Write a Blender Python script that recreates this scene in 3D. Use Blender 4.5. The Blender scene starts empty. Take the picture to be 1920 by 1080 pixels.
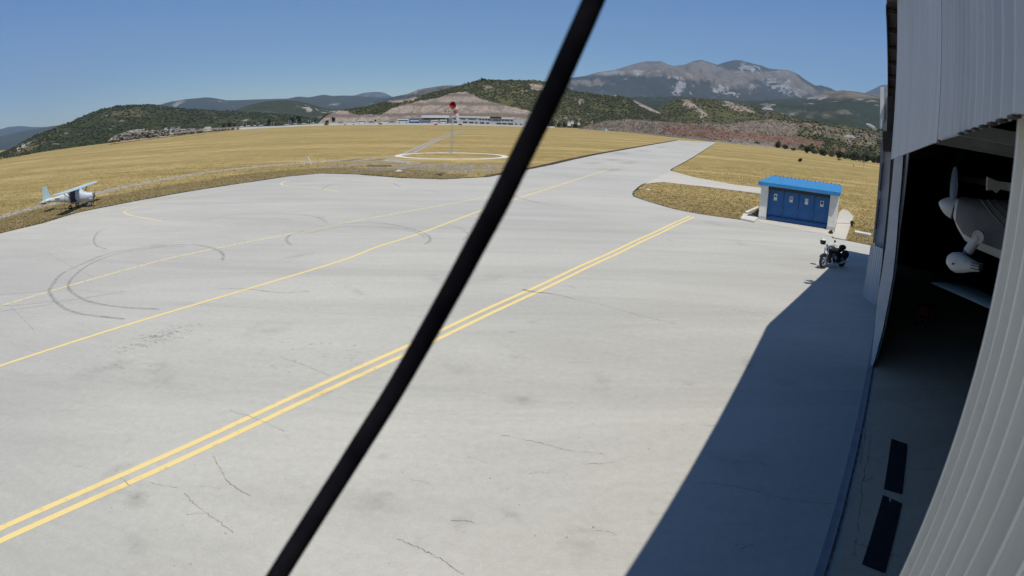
import bpy, bmesh, math, random
import numpy as np
from mathutils import Vector, Matrix, noise as mn
from mathutils.geometry import tessellate_polygon
random.seed(7); RNG = np.random.default_rng(7)
sc = bpy.context.scene; COL = sc.collection
R_ = math.radians
# ---------------------------------------------------------------- camera
CAMH = 5.6; FPX = 1116.3; PITCH = -0.2794; ROLL = 0.0294
K = CAMH / 4.8
_R = Matrix.Rotation(math.pi/2 + PITCH, 3, 'X') @ Matrix.Rotation(ROLL, 3, 'Z')
cd = bpy.data.cameras.new('camera'); cam = bpy.data.objects.new('camera', cd); COL.objects.link(cam)
cd.type = 'PANO'
try: cd.panorama_type = 'FISHEYE_LENS_POLYNOMIAL'; _c = cd
except Exception: _c = cd.cycles; _c.panorama_type = 'FISHEYE_LENS_POLYNOMIAL'
cd.sensor_width = 36.0; cd.sensor_fit = 'HORIZONTAL'
FMM = FPX / 1920 * 36
_c.fisheye_fov = math.pi
_c.fisheye_polynomial_k0 = 0.0; _c.fisheye_polynomial_k1 = -1.0 / FMM
_c.fisheye_polynomial_k2 = 0.0; _c.fisheye_polynomial_k3 = 0.0; _c.fisheye_polynomial_k4 = 0.0
cd.lens = FMM; cd.clip_start = 0.01; cd.clip_end = 90000
cd.dof.use_dof = True; cd.dof.focus_distance = 60; cd.dof.aperture_fstop = 5.0
cam.matrix_world = Matrix.Translation((0, 0, CAMH)) @ _R.to_4x4()
sc.camera = cam
# ---------------------------------------------------------------- light
AZ = 0.6243                                   # direction of the hangar front
UX, UY = math.sin(AZ), math.cos(AZ); NX, NY = math.cos(AZ), -math.sin(AZ)
SUN_EL = R_(70.6)
_hx, _hy = -.68*UX + NX, -.68*UY + NY; _q = math.hypot(_hx, _hy); _hx /= _q; _hy /= _q
SUND = Vector((_hx*math.cos(SUN_EL), _hy*math.cos(SUN_EL), math.sin(SUN_EL)))
ld = bpy.data.lights.new('sun', 'SUN'); ld.energy = 4.6; ld.angle = R_(.5); ld.color = (1, .955, .875)
sun = bpy.data.objects.new('sun', ld); COL.objects.link(sun)
sun.rotation_euler = SUND.to_track_quat('Z', 'Y').to_euler(); sun.location = (0, -20, 60)
w = bpy.data.worlds.new('World'); sc.world = w; w.use_nodes = True
wt = w.node_tree; bg = wt.nodes['Background']; sky = wt.nodes.new('ShaderNodeTexSky')
sky.sky_type = 'NISHITA'; sky.sun_disc = False; sky.sun_elevation = SUN_EL
sky.sun_rotation = math.atan2(_hx, _hy); sky.altitude = 300; sky.air_density = 1.0; sky.dust_density = .35; sky.ozone_density = 4.0
gm = wt.nodes.new('ShaderNodeGamma'); gm.inputs[1].default_value = 1.35
hs = wt.nodes.new('ShaderNodeHueSaturation'); hs.inputs['Saturation'].default_value = 1.16
wt.links.new(sky.outputs[0], gm.inputs[0]); wt.links.new(gm.outputs[0], hs.inputs['Color']); wt.links.new(hs.outputs[0], bg.inputs[0]); bg.inputs[1].default_value = .061
vs = sc.view_settings; vs.view_transform = 'Standard'; vs.look = 'None'; vs.gamma = 1; vs.exposure = 0.0
sc.cycles.max_bounces = 6; sc.cycles.volume_bounces = 0; sc.cycles.transparent_max_bounces = 12

def ray(x, y):
    X = x-960; Y = -(y-540); r = math.hypot(X, Y); th = r/FPX; s = math.sin(th)/max(r, 1e-9)
    return _R @ Vector((X*s, Y*s, -math.cos(th)))
def gp(x, y, z=0):                            # where the sight line of a point of the photo meets height z
    d = ray(x, y); t = (z-CAMH)/d.z; return Vector((d.x*t, d.y*t, z))
def atr(x, y, dist):                          # ... at a horizontal distance
    d = ray(x, y); t = dist/math.hypot(d.x, d.y); return Vector((d.x*t, d.y*t, CAMH+d.z*t))
def atl(x, y, l):                             # ... at distance l along the hangar front
    d = ray(x, y); t = l/(d.x*UX+d.y*UY); return Vector((d.x*t, d.y*t, CAMH+d.z*t))
def hw(l, n, z): return Vector((UX*l+NX*n, UY*l+NY*n, z))   # hangar frame -> world
def pix(p):
    v = _R.transposed() @ (Vector(p)-Vector((0, 0, CAMH))); v.normalize()
    th = math.acos(max(-1, min(1, -v.z))); n = math.hypot(v.x, v.y) or 1e-9; r = FPX*th
    return 960+v.x/n*r, 540-v.y/n*r
def azel(x, y):
    d = ray(x, y); return math.atan2(d.x, d.y), math.asin(d.z)
# ---------------------------------------------------------------- tagging
def tag(o, label=None, cat=None, group=None, kind=None):
    if label: o['label'] = label
    if cat: o['category'] = cat
    if group: o['group'] = group
    if kind: o['kind'] = kind
    return o
def empty(name, loc=(0, 0, 0), rz=0, label=None, cat=None, group=None):
    o = bpy.data.objects.new(name, None); COL.objects.link(o); o.location = loc; o.rotation_euler = (0, 0, rz)
    o.empty_display_size = .2
    return tag(o, label, cat, group)
def ordn(i, n, what):
    w_ = ['leftmost', 'second from the left', 'third from the left', 'fourth from the left', 'fifth from the left', 'sixth from the left', 'seventh from the left', 'eighth from the left', 'ninth from the left', 'tenth from the left']
    v_ = ['rightmost', 'second from the right', 'third from the right', 'fourth from the right', 'fifth from the right', 'sixth from the right', 'seventh from the right', 'eighth from the right', 'ninth from the right', 'tenth from the right', 'eleventh from the right']
    return (w_[i] if i < (n+1)//2 else v_[n-1-i])+' of the '+what
def copy_tree(o, parent=None):
    c = o.copy(); COL.objects.link(c); c.parent = parent
    for ch in o.children: copy_tree(ch, c)
    return c
# ---------------------------------------------------------------- mesh builder
class MB:
    def __init__(s): s.v = []; s.f = []
    def add(s, vs, fs):
        b = len(s.v); s.v += [tuple(v) for v in vs]; s.f += [tuple(b+i for i in f) for f in fs]; return s
    def box(s, c, d, M=None):
        x, y, z = d[0]/2, d[1]/2, d[2]/2
        vs = [Vector((i*x, j*y, k*z)) for i in (-1, 1) for j in (-1, 1) for k in (-1, 1)]
        if M is not None: vs = [M @ v for v in vs]
        c = Vector(c); vs = [v+c for v in vs]
        return s.add(vs, [(0, 1, 3, 2), (4, 6, 7, 5), (0, 4, 5, 1), (2, 3, 7, 6), (0, 2, 6, 4), (1, 5, 7, 3)])
    def bar(s, a, b, w, h=None, up=(0, 0, 1)):
        a, b = Vector(a), Vector(b); d = b-a; L = d.length; d.normalize(); up = Vector(up)
        if abs(d.dot(up)) > .99: up = Vector((1, 0, 0))
        r = d.cross(up).normalized(); u = r.cross(d)
        M = Matrix((d, r, u)).transposed(); return s.box((a+b)/2, (L, w, h or w), M)
    def tube(s, pts, rad, n=8, cap=True):
        pts = [Vector(p) for p in pts]; m = len(pts)
        if not hasattr(rad, '__len__'): rad = [rad]*m
        T = [(pts[min(i+1, m-1)]-pts[max(i-1, 0)]).normalized() for i in range(m)]
        ref = Vector((0, 0, 1)) if abs(T[0].z) < .9 else Vector((1, 0, 0))
        A = T[0].cross(ref).normalized(); vs = []
        for i in range(m):
            A = (A-T[i]*A.dot(T[i])).normalized(); B = T[i].cross(A)
            vs += [pts[i]+(A*math.cos(2*math.pi*k/n)+B*math.sin(2*math.pi*k/n))*rad[i] for k in range(n)]
        fs = [(i*n+k, i*n+(k+1) % n, (i+1)*n+(k+1) % n, (i+1)*n+k) for i in range(m-1) for k in range(n)]
        if cap: fs += [tuple(range(n))[::-1], tuple((m-1)*n+k for k in range(n))]
        return s.add(vs, fs)
    def lathe(s, prof, axis, origin, n=16, closed=False):      # prof: (distance along the axis, radius)
        ax = Vector(axis).normalized(); ref = Vector((0, 0, 1)) if abs(ax.z) < .9 else Vector((1, 0, 0))
        A = ax.cross(ref).normalized(); B = ax.cross(A); o = Vector(origin); m = len(prof)
        vs = [o+ax*t+(A*math.cos(2*math.pi*k/n)+B*math.sin(2*math.pi*k/n))*max(r, 1e-4) for t, r in prof for k in range(n)]
        fs = [(i*n+k, i*n+(k+1) % n, ((i+1) % m)*n+(k+1) % n, ((i+1) % m)*n+k) for i in range(m if closed else m-1) for k in range(n)]
        if not closed: fs += [tuple(range(n))[::-1], tuple((m-1)*n+k for k in range(n))]
        return s.add(vs, fs)
    def torus(s, c, axis, R, r, n=24, k=8):
        return s.lathe([(r*math.sin(2*math.pi*j/k), R+r*math.cos(2*math.pi*j/k)) for j in range(k)], axis, c, n, True)
    def loft(s, rings):
        n = len(rings[0]); vs = [v for r in rings for v in r]; m = len(rings)
        fs = [(i*n+k, i*n+(k+1) % n, (i+1)*n+(k+1) % n, (i+1)*n+k) for i in range(m-1) for k in range(n)]
        fs += [tuple(range(n))[::-1], tuple((m-1)*n+k for k in range(n))]
        return s.add(vs, fs)
    def prism(s, poly, off):                                    # polygon (3-D points) extruded by a vector
        off = Vector(off); n = len(poly); P = [Vector(p) for p in poly]
        tris = tessellate_polygon([P]); vs = P+[p+off for p in P]
        fs = [tuple(t) for t in tris]+[tuple(n+i for i in t)[::-1] for t in tris]
        fs += [(i, (i+1) % n, n+(i+1) % n, n+i) for i in range(n)]
        return s.add(vs, fs)
    def build(s, name, mat, parent=None, smooth=False, loc=None):
        me = bpy.data.meshes.new(name); me.from_pydata(s.v, [], s.f); 
        bm = bmesh.new(); bm.from_mesh(me); bmesh.ops.recalc_face_normals(bm, faces=bm.faces); bm.to_mesh(me); bm.free()
        me.materials.append(mat)
        if smooth:
            me.polygons.foreach_set('use_smooth', [True]*len(me.polygons))
            try: me.set_sharp_from_angle(angle=R_(38))
            except Exception: pass
        o = bpy.data.objects.new(name, me); COL.objects.link(o); o.parent = parent
        if loc is not None: o.location = loc
        return o
def npmesh(name, V, F, mat, parent=None, attrs=None, smooth=False):
    V = np.asarray(V, np.float32); F = np.asarray(F, np.int32); k = F.shape[1]
    me = bpy.data.meshes.new(name); me.vertices.add(len(V)); me.vertices.foreach_set('co', V.ravel())
    me.loops.add(F.size); me.loops.foreach_set('vertex_index', F.ravel())
    me.polygons.add(len(F)); me.polygons.foreach_set('loop_start', np.arange(0, F.size, k, dtype=np.int32))
    if smooth: me.polygons.foreach_set('use_smooth', np.ones(len(F), bool))
    me.update(calc_edges=True)
    for a, d in (attrs or {}).items():
        d = np.asarray(d, np.float32)
        if d.ndim == 2:
            at = me.attributes.new(a, 'FLOAT_COLOR', 'POINT'); at.data.foreach_set('color', np.hstack([d, np.ones((len(d), 1), np.float32)]).ravel())
        else:
            at = me.attributes.new(a, 'FLOAT', 'POINT'); at.data.foreach_set('value', d)
    me.materials.append(mat); o = bpy.data.objects.new(name, me); COL.objects.link(o); o.parent = parent; return o
# ---------------------------------------------------------------- materials
class NT:
    def __init__(s, name):
        m = bpy.data.materials.new(name); m.use_nodes = True; s.m = m; s.t = m.node_tree
        s.b = s.t.nodes['Principled BSDF']; s.out = s.t.nodes['Material Output']
    def n(s, typ, **kw):
        nd = s.t.nodes.new('ShaderNode'+typ)
        for k, v in kw.items(): setattr(nd, k, v)
        return nd
    def l(s, a, b): s.t.links.new(a, b)
    def coord(s, kind='Object', scale=(1, 1, 1), rot=0):
        if kind == 'pos': o = s.n('NewGeometry').outputs['Position']
        else: o = s.n('TexCoord').outputs[kind]
        mp = s.n('Mapping'); mp.inputs['Scale'].default_value = scale; mp.inputs['Rotation'].default_value = (0, 0, rot)
        s.l(o, mp.inputs['Vector']); return mp.outputs[0]
    def noise(s, vec, scale, detail=4, rough=.55, dist=0):
        nd = s.n('TexNoise'); nd.inputs['Scale'].default_value = scale; nd.inputs['Detail'].default_value = detail
        nd.inputs['Roughness'].default_value = rough; nd.inputs['Distortion'].default_value = dist
        s.l(vec, nd.inputs['Vector']); return nd.outputs['Fac']
    def ramp(s, fac, stops):
        r = s.n('ValToRGB'); e = r.color_ramp.elements
        while len(e) < len(stops): e.new(.5)
        for el, (p, c) in zip(e, stops):
            el.position = p; el.color = (c, c, c, 1) if not hasattr(c, '__len__') else tuple(c)+(1,)
        s.l(fac, r.inputs[0]); return r.outputs[0]
    def mix(s, fac, a, b, mode='MIX'):
        m = s.n('Mix', data_type='RGBA', blend_type=mode)
        for i, v in ((0, fac), (6, a), (7, b)):
            if isinstance(v, (int, float)): m.inputs[i].default_value = v
            elif isinstance(v, tuple): m.inputs[i].default_value = v+(1,)
            else: s.l(v, m.inputs[i])
        return m.outputs[2]
    def math(s, op, a, b=0.0):
        m = s.n('Math', operation=op)
        for i, v in ((0, a), (1, b)):
            if isinstance(v, (int, float)): m.inputs[i].default_value = v
            else: s.l(v, m.inputs[i])
        return m.outputs[0]
    def attr(s, name, col=False):
        a = s.n('Attribute'); a.attribute_name = name; return a.outputs['Color' if col else 'Fac']
    def bump(s, h, strength=.4, dist=.02):
        b = s.n('Bump'); b.inputs['Strength'].default_value = strength; b.inputs['Distance'].default_value = dist
        s.l(h, b.inputs['Height']); s.l(b.outputs[0], s.b.inputs['Normal'])
    def base(s, c, rough=.8, metal=0, spec=.3):
        if isinstance(c, tuple): s.b.inputs['Base Color'].default_value = c+(1,)
        else: s.l(c, s.b.inputs['Base Color'])
        s.b.inputs['Roughness'].default_value = rough; s.b.inputs['Metallic'].default_value = metal
        s.b.inputs['Specular IOR Level'].default_value = spec; return s.m
def pm(name, a, b=None, scale=3, rough=.6, metal=0, spec=.4, bump=0, bs=None):
    t = NT(name); v = t.coord('Object'); b = b or tuple(x*.72 for x in a)
    f = t.noise(v, scale, 5, .62); col = t.mix(t.ramp(f, [(.35, 0.), (.68, 1.)]), a, b)
    if bump: t.bump(t.noise(v, bs or scale*6, 4), bump, .01)
    return t.base(col, rough, metal, spec)
M = {}
M['cable'] = pm('black_rubber', (.003, .003, .005), (.006, .006, .008), 40, .85, 0, .05)
M['sheet'] = None
M['dark_steel'] = pm('dark_steel', (.02, .018, .018), (.05, .035, .03), 8, .7)
M['galv'] = pm('galvanised', (.42, .46, .46), (.30, .34, .36), 7, .5, .3)
M['white'] = pm('white_paint', (.75, .76, .74), (.60, .61, .58), 2.5, .5)
M['offwhite'] = pm('offwhite_plaster', (.80, .79, .70), (.66, .65, .57), 1.6, .85, bump=.2)
M['blue_roof'] = pm('blue_roof_sheet', (.045, .25, .50), (.036, .20, .43), 1.5, .45)
M['blue_door'] = pm('blue_door_paint', (.016, .125, .34), (.012, .095, .27), 2, .5)
M['black'] = pm('black_paint', (.012, .012, .014), (.03, .03, .034), 9, .4)
M['rubber'] = pm('tyre_rubber', (.014, .014, .014), (.03, .028, .026), 20, .85, 0, .2)
M['chrome'] = pm('chrome', (.62, .62, .62), (.45, .45, .46), 9, .22, .9)
M['red'] = pm('red_fabric', (.34, .012, .02), (.24, .01, .018), 6, .8)
M['pink'] = pm('faded_red_fabric', (.55, .16, .17), (.45, .11, .12), 6, .8)
M['red_paint'] = pm('red_paint', (.42, .05, .04), (.30, .035, .03), 6, .6)
M['glass'] = pm('dark_glass', (.02, .028, .035), (.03, .04, .05), 2, .12, 0, .6)
M['grey'] = pm('grey_paint', (.27, .28, .29), (.21, .22, .23), 3, .7)
M['grey_wall'] = pm('grey_wall', (.52, .53, .54), (.44, .45, .46), .4, .85)
M['mint'] = pm('pale_mint_paint', (.50, .62, .60), (.42, .54, .53), 3, .4)
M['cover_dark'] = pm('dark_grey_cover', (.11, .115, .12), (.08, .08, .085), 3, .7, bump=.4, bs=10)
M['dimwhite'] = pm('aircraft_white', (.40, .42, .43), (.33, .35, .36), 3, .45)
M['blue_prop'] = pm('blue_blade', (.30, .40, .55), (.22, .31, .45), 3, .4)
M['cover'] = pm('silver_cover', (.58, .62, .66), (.48, .52, .57), 4, .55, bump=.5, bs=14)
M['navy'] = pm('navy_window_film', (.03, .035, .09), (.02, .025, .06), 3, .3)
M['kerb'] = pm('pale_concrete', (.62, .59, .51), (.50, .47, .40), 1.2, .9, bump=.3)
M['cream'] = pm('cream_paint', (.74, .69, .56), (.55, .50, .40), 1.2, .9)
M['wood'] = pm('wood', (.30, .22, .13), (.2, .14, .08), 5, .8)
M['trunk'] = pm('bark', (.09, .07, .05), (.05, .04, .03), 4, .9)
# ================================================================ SETTING
EDGE = [(-400, 330), (0, 302), (100, 283), (200, 270), (300, 259), (430, 244), (600, 235), (800, 234), (1000, 238), (1100, 243), (1200, 250), (1340, 266), (1480, 280), (1640, 300), (1800, 322)]
_ea = np.array([azel(*p)[0] for p in EDGE]); _ee = np.array([azel(*p)[1] for p in EDGE])
_ez = np.clip(CAMH+650*np.tan(_ee), 0, 4)
def gz(x, y):                                                   # field level: flat, gently rising beyond 430 m
    r = math.hypot(x, y)
    if r < 430: return -.05
    a = math.atan2(x, y); k = min(1, (r-430)/220); k = k*k*(3-2*k)
    return -.05+float(np.interp(a, _ea, _ez))*k
def gfar(x, y):                                                 # sight line -> field level, far field included
    d = ray(x, y); h = math.hypot(d.x, d.y); p = None
    for r in np.geomspace(20, 1200, 260):
        p = Vector((d.x/h*r, d.y/h*r, CAMH+d.z/h*r))
        if p.z < gz(p.x, p.y): break
    p.z = gz(p.x, p.y); return p
def spline(pts, k=8, closed=False):
    P = [Vector(p) for p in pts]; n = len(P); out = []
    for i in range(n if closed else n-1):
        g = (lambda j: P[j % n]) if closed else (lambda j: P[max(0, min(n-1, j))])
        a, b, c, d = g(i-1), g(i), g(i+1), g(i+2)
        for s in range(k):
            t = s/k; out.append(.5*((2*b)+(c-a)*t+(2*a-5*b+4*c-d)*t*t+(3*b-3*c+d-a)*t**3))
    if not closed: out.append(P[-1])
    return out
def grass_mat():
    t = NT('dry_grass'); v = t.coord('pos'); st = t.coord('pos', (.18, 1, 1), -.95)
    f1 = t.noise(v, .035, 5, .6); f2 = t.noise(st, .16, 5, .65); f3 = t.noise(v, 2.2, 6, .7); f4 = t.noise(v, 9, 4, .7)
    c = t.mix(t.ramp(f2, [(.36, 0.), (.62, 1.)]), (.36, .268, .108), (.62, .462, .205))
    c = t.mix(t.ramp(f1, [(.40, 0.), (.62, .75)]), c, (.29, .235, .085)); f5 = t.noise(t.coord('pos', (.05, 1, 1), -1.15), .06, 4, .6); c = t.mix(t.ramp(f5, [(.40, 0.), (.56, .8)]), c, (.265, .195, .056))
    c = t.mix(t.ramp(f3, [(.42, 0.), (.70, .7)]), c, (.20, .15, .06)); f6 = t.noise(st, .55, 7, .78); c = t.mix(t.ramp(f6, [(.44, 0.), (.60, .65)]), c, (.19, .14, .05)); f7 = t.noise(v, .3, 7, .8); c = t.mix(t.ramp(f7, [(.50, 0.), (.66, .55)]), c, (.56, .41, .16))
    c = t.mix(t.ramp(f4, [(.5, 0.), (.75, .6)]), c, (.50, .38, .17))
    d = t.n('VectorMath', operation='LENGTH'); t.l(v, d.inputs[0])
    near = t.n('MapRange'); near.inputs[1].default_value = 46; near.inputs[2].default_value = 58; near.inputs[3].default_value = .75; near.inputs[4].default_value = 0
    t.l(d.outputs['Value'], near.inputs[0])                      # the mown strip round the apron is browner and greener
    m = t.mix(t.ramp(t.noise(v, .8, 5, .7), [(.35, 0.), (.62, 1.)]), (.155, .135, .055), (.31, .225, .105))
    c = t.mix(near.outputs[0], c, m)
    t.bump(f3, .5, .08); return t.base(c, .95, 0, .1)
M['grass'] = grass_mat()
az = sorted(set([R_(a) for a in np.arange(-62, 50.1, 1)]+[R_(a) for a in np.arange(56, 298, 8)]))
rr = [0, 8, 30, 80, 200, 430, 460, 490, 520, 550, 580, 610, 650, 900, 1500, 3000, 6000, 12500]
V = []; F = []; n = len(az)
for r in rr:
    for a in az: x, y = r*math.sin(a), r*math.cos(a); V.append((x, y, gz(x, y)))
for i in range(len(rr)-1):
    for j in range(n): F.append((i*n+j, i*n+(j+1) % n, (i+1)*n+(j+1) % n, (i+1)*n+j))
g = npmesh('ground', V, F, M['grass']); tag(g, kind='structure')
# ---- apron and taxiway: one raised slab
def con_mat(name, a, b, dark):
    t = NT(name); v = t.coord('pos'); st = t.coord('pos', (.16, 1, 1), .15)
    f1 = t.noise(v, .045, 4, .6); f2 = t.noise(st, .55, 7, .72, .5); f3 = t.noise(v, 3.0, 6, .7); f4 = t.noise(v, 26, 3, .7)
    c = t.mix(t.ramp(f1, [(.38, 0.), (.62, 1.)]), a, b)
    c = t.mix(t.ramp(f2, [(.50, 0.), (.80, .30)]), c, dark)
    c = t.mix(t.ramp(f3, [(.58, 0.), (.82, .30)]), c, tuple(x*.66 for x in a))
    c = t.mix(t.ramp(f4, [(.64, 0.), (.72, .6)]), c, tuple(x*.5 for x in a))
    c = t.mix(t.ramp(t.noise(v, 1.1, 7, .75, 1.5), [(.60, 0.), (.76, .35)]), c, tuple(min(1, x*1.25) for x in a))
    g1 = t.noise(v, 5.5, 8, .82, .3); c = t.mix(1.0, c, t.ramp(g1, [(.30, .89), (.70, 1.07)]), 'MULTIPLY'); g2 = t.noise(v, 34, 4, .8); c = t.mix(1.0, c, t.ramp(g2, [(.34, .91), (.66, 1.05)]), 'MULTIPLY')
    g3 = t.noise(st, .22, 6, .75, 1.0); c = t.mix(1.0, c, t.ramp(g3, [(.36, .90), (.62, 1.05)]), 'MULTIPLY')
    t.bump(f4, .25, .01); return t.base(c, .85, 0, .25)
M['concrete'] = con_mat('apron_concrete', (.482, .466, .402), (.432, .420, .370), (.33, .325, .30))
M['path'] = con_mat('path_concrete', (.55, .51, .43), (.49, .46, .385), (.42, .39, .33))
M['floor'] = con_mat('hangar_floor_concrete', (.55, .45, .32), (.42, .35, .25), (.22, .185, .135))
PX = [(0, 438), (77, 419.5), (150, 398), (240, 380), (350, 360), (480, 340), (540, 331), (602, 325.5), (665, 327), (752, 334), (830, 336.5), (915, 332), (987, 319), (1040, 308), (1073, 300), (1120, 290), (1187, 278), (1273, 263), (1343, 267), (1300, 294), (1257, 320), (1300, 332), (1376, 346), (1428, 352)]
PY = [(1424, 363), (1306, 348), (1241, 341), (1209, 345), (1188, 361), (1194, 370), (1251, 388), (1306, 400), (1389, 412.5), (1421.5, 412), (1551, 433), (1561, 447), (1584, 450.6), (1631, 460)]
pts = [gp(*p) for p in PX]
pts += [gp(1500, 362), gp(1500, 372)]+[gp(*p) for p in PY]+[hw(35.5, 2, 0), hw(35.5, 28, 0), hw(-40, 28, 0), hw(-40, -60, 0), Vector((-48, -10, 0)), Vector((-42, 10, 0))]
fine = []
for i, p in enumerate(pts):
    q = pts[(i+1) % len(pts)]; L = (q-p).length; fine.append(p)
    if i < len(PX)+16 and L > 1.2:
        m = int(min(40, L/.8)); nrm = Vector((-(q-p).y, (q-p).x, 0)).normalized()
        fine += [p.lerp(q, (k+1)/(m+1))+nrm*random.gauss(0, .035) for k in range(m)]
for p in fine: p.z = -.3
o = MB().prism(fine, (0, 0, .3)).build('apron', M['concrete']); tag(o, kind='structure')
APR = np.array([(p.x, p.y) for p in fine])
def inside(px, py, poly):
    px = np.asarray(px, float); py = np.asarray(py, float); r = np.zeros(px.shape, bool); x0, y0 = poly[-1]
    for x1, y1 in poly:
        c = ((y0 > py) != (y1 > py)) & (px < (x1-x0)*(py-y0)/((y1-y0) or 1e-9)+x0); r ^= c; x0, y0 = x1, y1
    return r
path = [(1257, 320), (1300, 332), (1376, 346), (1428, 352), (1424, 363), (1306, 348), (1241, 341), (1209, 345)]
o = MB().prism([gp(*p, 0) for p in path], (0, 0, .006)).build('path', M['path']); tag(o, kind='structure')
# ---- flat marks on the concrete: ribbons with ragged edges
def decal(name, col, strength, nscale, lo=.3, hi=.7, edge=.5, pos=True):
    t = NT(name); v = t.coord('pos'); f = t.ramp(t.noise(v, nscale, 6, .72), [(lo, 0.), (hi, 1.)])
    e = t.attr('v'); e = t.ramp(e, [(edge, 1.), (1., 0.)]); a = t.math('MULTIPLY', t.math('MULTIPLY', f, e), strength)
    t.base(col, .9, 0, .2); tr = t.n('BsdfTransparent'); mx = t.n('MixShader')
    t.l(a, mx.inputs[0]); t.l(tr.outputs[0], mx.inputs[1]); t.l(t.b.outputs[0], mx.inputs[2]); t.l(mx.outputs[0], t.out.inputs[0]); return t.m
class Rib:
    def __init__(s): s.V = []; s.F = []; s.v = []
    def ribbon(s, pts, w, z=None):
        m = len(pts); b = len(s.V)
        for i, p in enumerate(pts):
            d = (pts[min(i+1, m-1)]-pts[max(i-1, 0)]); d.z = 0; d.normalize(); nn = Vector((-d.y, d.x, 0))
            ww = w(i/(m-1)) if callable(w) else w; zz = p.z if z is None else z
            for sgn, vv in ((-1, 1), (0, 0), (1, 1)):
                q = p+nn*sgn*ww/2; s.V.append((q.x, q.y, zz)); s.v.append(vv)
        for i in range(m-1):
            for j in (0, 1): a = b+i*3+j; s.F.append((a, a+1, a+4, a+3))
        return s
    def disc(s, c, rx, ry, rot, z, n=18):
        b = len(s.V); s.V.append((c.x, c.y, z)); s.v.append(0)
        for k in range(n):
            a = 2*math.pi*k/n; f = random.uniform(.75, 1.15); x, y = rx*f*math.cos(a), ry*f*math.sin(a)
            s.V.append((c.x+x*math.cos(rot)-y*math.sin(rot), c.y+x*math.sin(rot)+y*math.cos(rot), z)); s.v.append(1)
        for k in range(n): i, j = b+1+k, b+1+(k+1) % n; s.F.append((b, i, j, j))
        return s
    def build(s, name, mat, kind='structure'):
        me = bpy.data.meshes.new(name); me.from_pydata(s.V, [], [tuple(dict.fromkeys(f)) for f in s.F]); 
        at = me.attributes.new('v', 'FLOAT', 'POINT'); at.data.foreach_set('value', s.v); me.materials.append(mat)
        o = bpy.data.objects.new(name, me); COL.objects.link(o); return tag(o, kind=kind) if kind else o
def crop(l, ox, oy, k): return [(ox+x/k, oy+y/k) for x, y in l]
def onz(l, z=0): return [gp(x, y, z) for x, y in l]
M['yellow'] = decal('yellow_paint', (.80, .62, .26), .95, 5, .12, .42, .93)
M['faint_yellow'] = decal('worn_yellow_paint', (.76, .63, .33), .95, 4, .25, .5, .85)
M['skid'] = decal('tyre_rubber_mark', (.07, .07, .065), .48, 3, .30, .80, .1)
M['stain'] = decal('oil_stain', (.12, .11, .095), .30, 1.4, .40, .80, .0)
M['crack'] = decal('crack_filler', (.12, .11, .095), .5, 6, .36, .60, .35)
A1 = [(-300, 1110), (0, 991.8), (400, 810), (700, 676), (830, 618), (996.7, 543.3), (1126.7, 480), (1293, 405)]
A2 = [(-300, 1137), (0, 1015), (400, 829.8), (700, 690.7), (816.7, 637.3), (1010, 546.7), (1126.7, 491), (1301, 406.5)]
def straight(a, b, k=60): a, b = gp(*a), gp(*b); return [a.lerp(b, i/k) for i in range(k+1)]
r = Rib()
for A in (A1, A2):
    P = onz(A[1:]); P = [P[0]+(P[0]-P[2])*.5]+P
    c0, c1 = P[0], P[-1]; r.ribbon([c0.lerp(c1, i/80)+Vector((NX, NY, 0))*.02*math.sin(i*.5) for i in range(81)], .155, .004)
r.ribbon(spline(onz([(-60, 703), (0, 686), (220, 615), (463.3, 542.3), (636.7, 490), (706.7, 463.3), (790, 436.7), (893, 398), (966.7, 373.3), (1040, 350), (1133, 320), (1155, 313.5)])), .15, .004)
r.build('painted_lines', M['yellow'])
r = Rib()
r.ribbon(spline(onz([(-60, 592), (0, 574), (200, 516), (333, 481), (533, 440.7), (653, 417), (773, 395), (906.7, 371), (990, 357), (1040, 348)])), .15, .004)
r.ribbon(spline(onz([(304, 415), (255, 406), (235, 400), (236, 395), (255, 389), (312, 376), (375, 365), (480, 349)])), .16, .004)
r.ribbon(spline(onz([(635, 359), (590, 352), (540, 349), (528, 346), (532, 341), (550, 337.5), (600, 335.5), (640, 336), (690, 340), (765, 345)])), .2, .004)
r.ribbon(spline(onz([(28, 436), (100, 417), (170, 402), (235, 389), (300, 377)])), .14, .004)
r.build('worn_painted_lines', M['faint_yellow'])
c8 = lambda l: crop(l, 0, 380, 3); c6 = lambda l: crop(l, 640, 280, 3); c2 = lambda l: crop(l, 440, 100, 4)
r = Rib()
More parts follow.
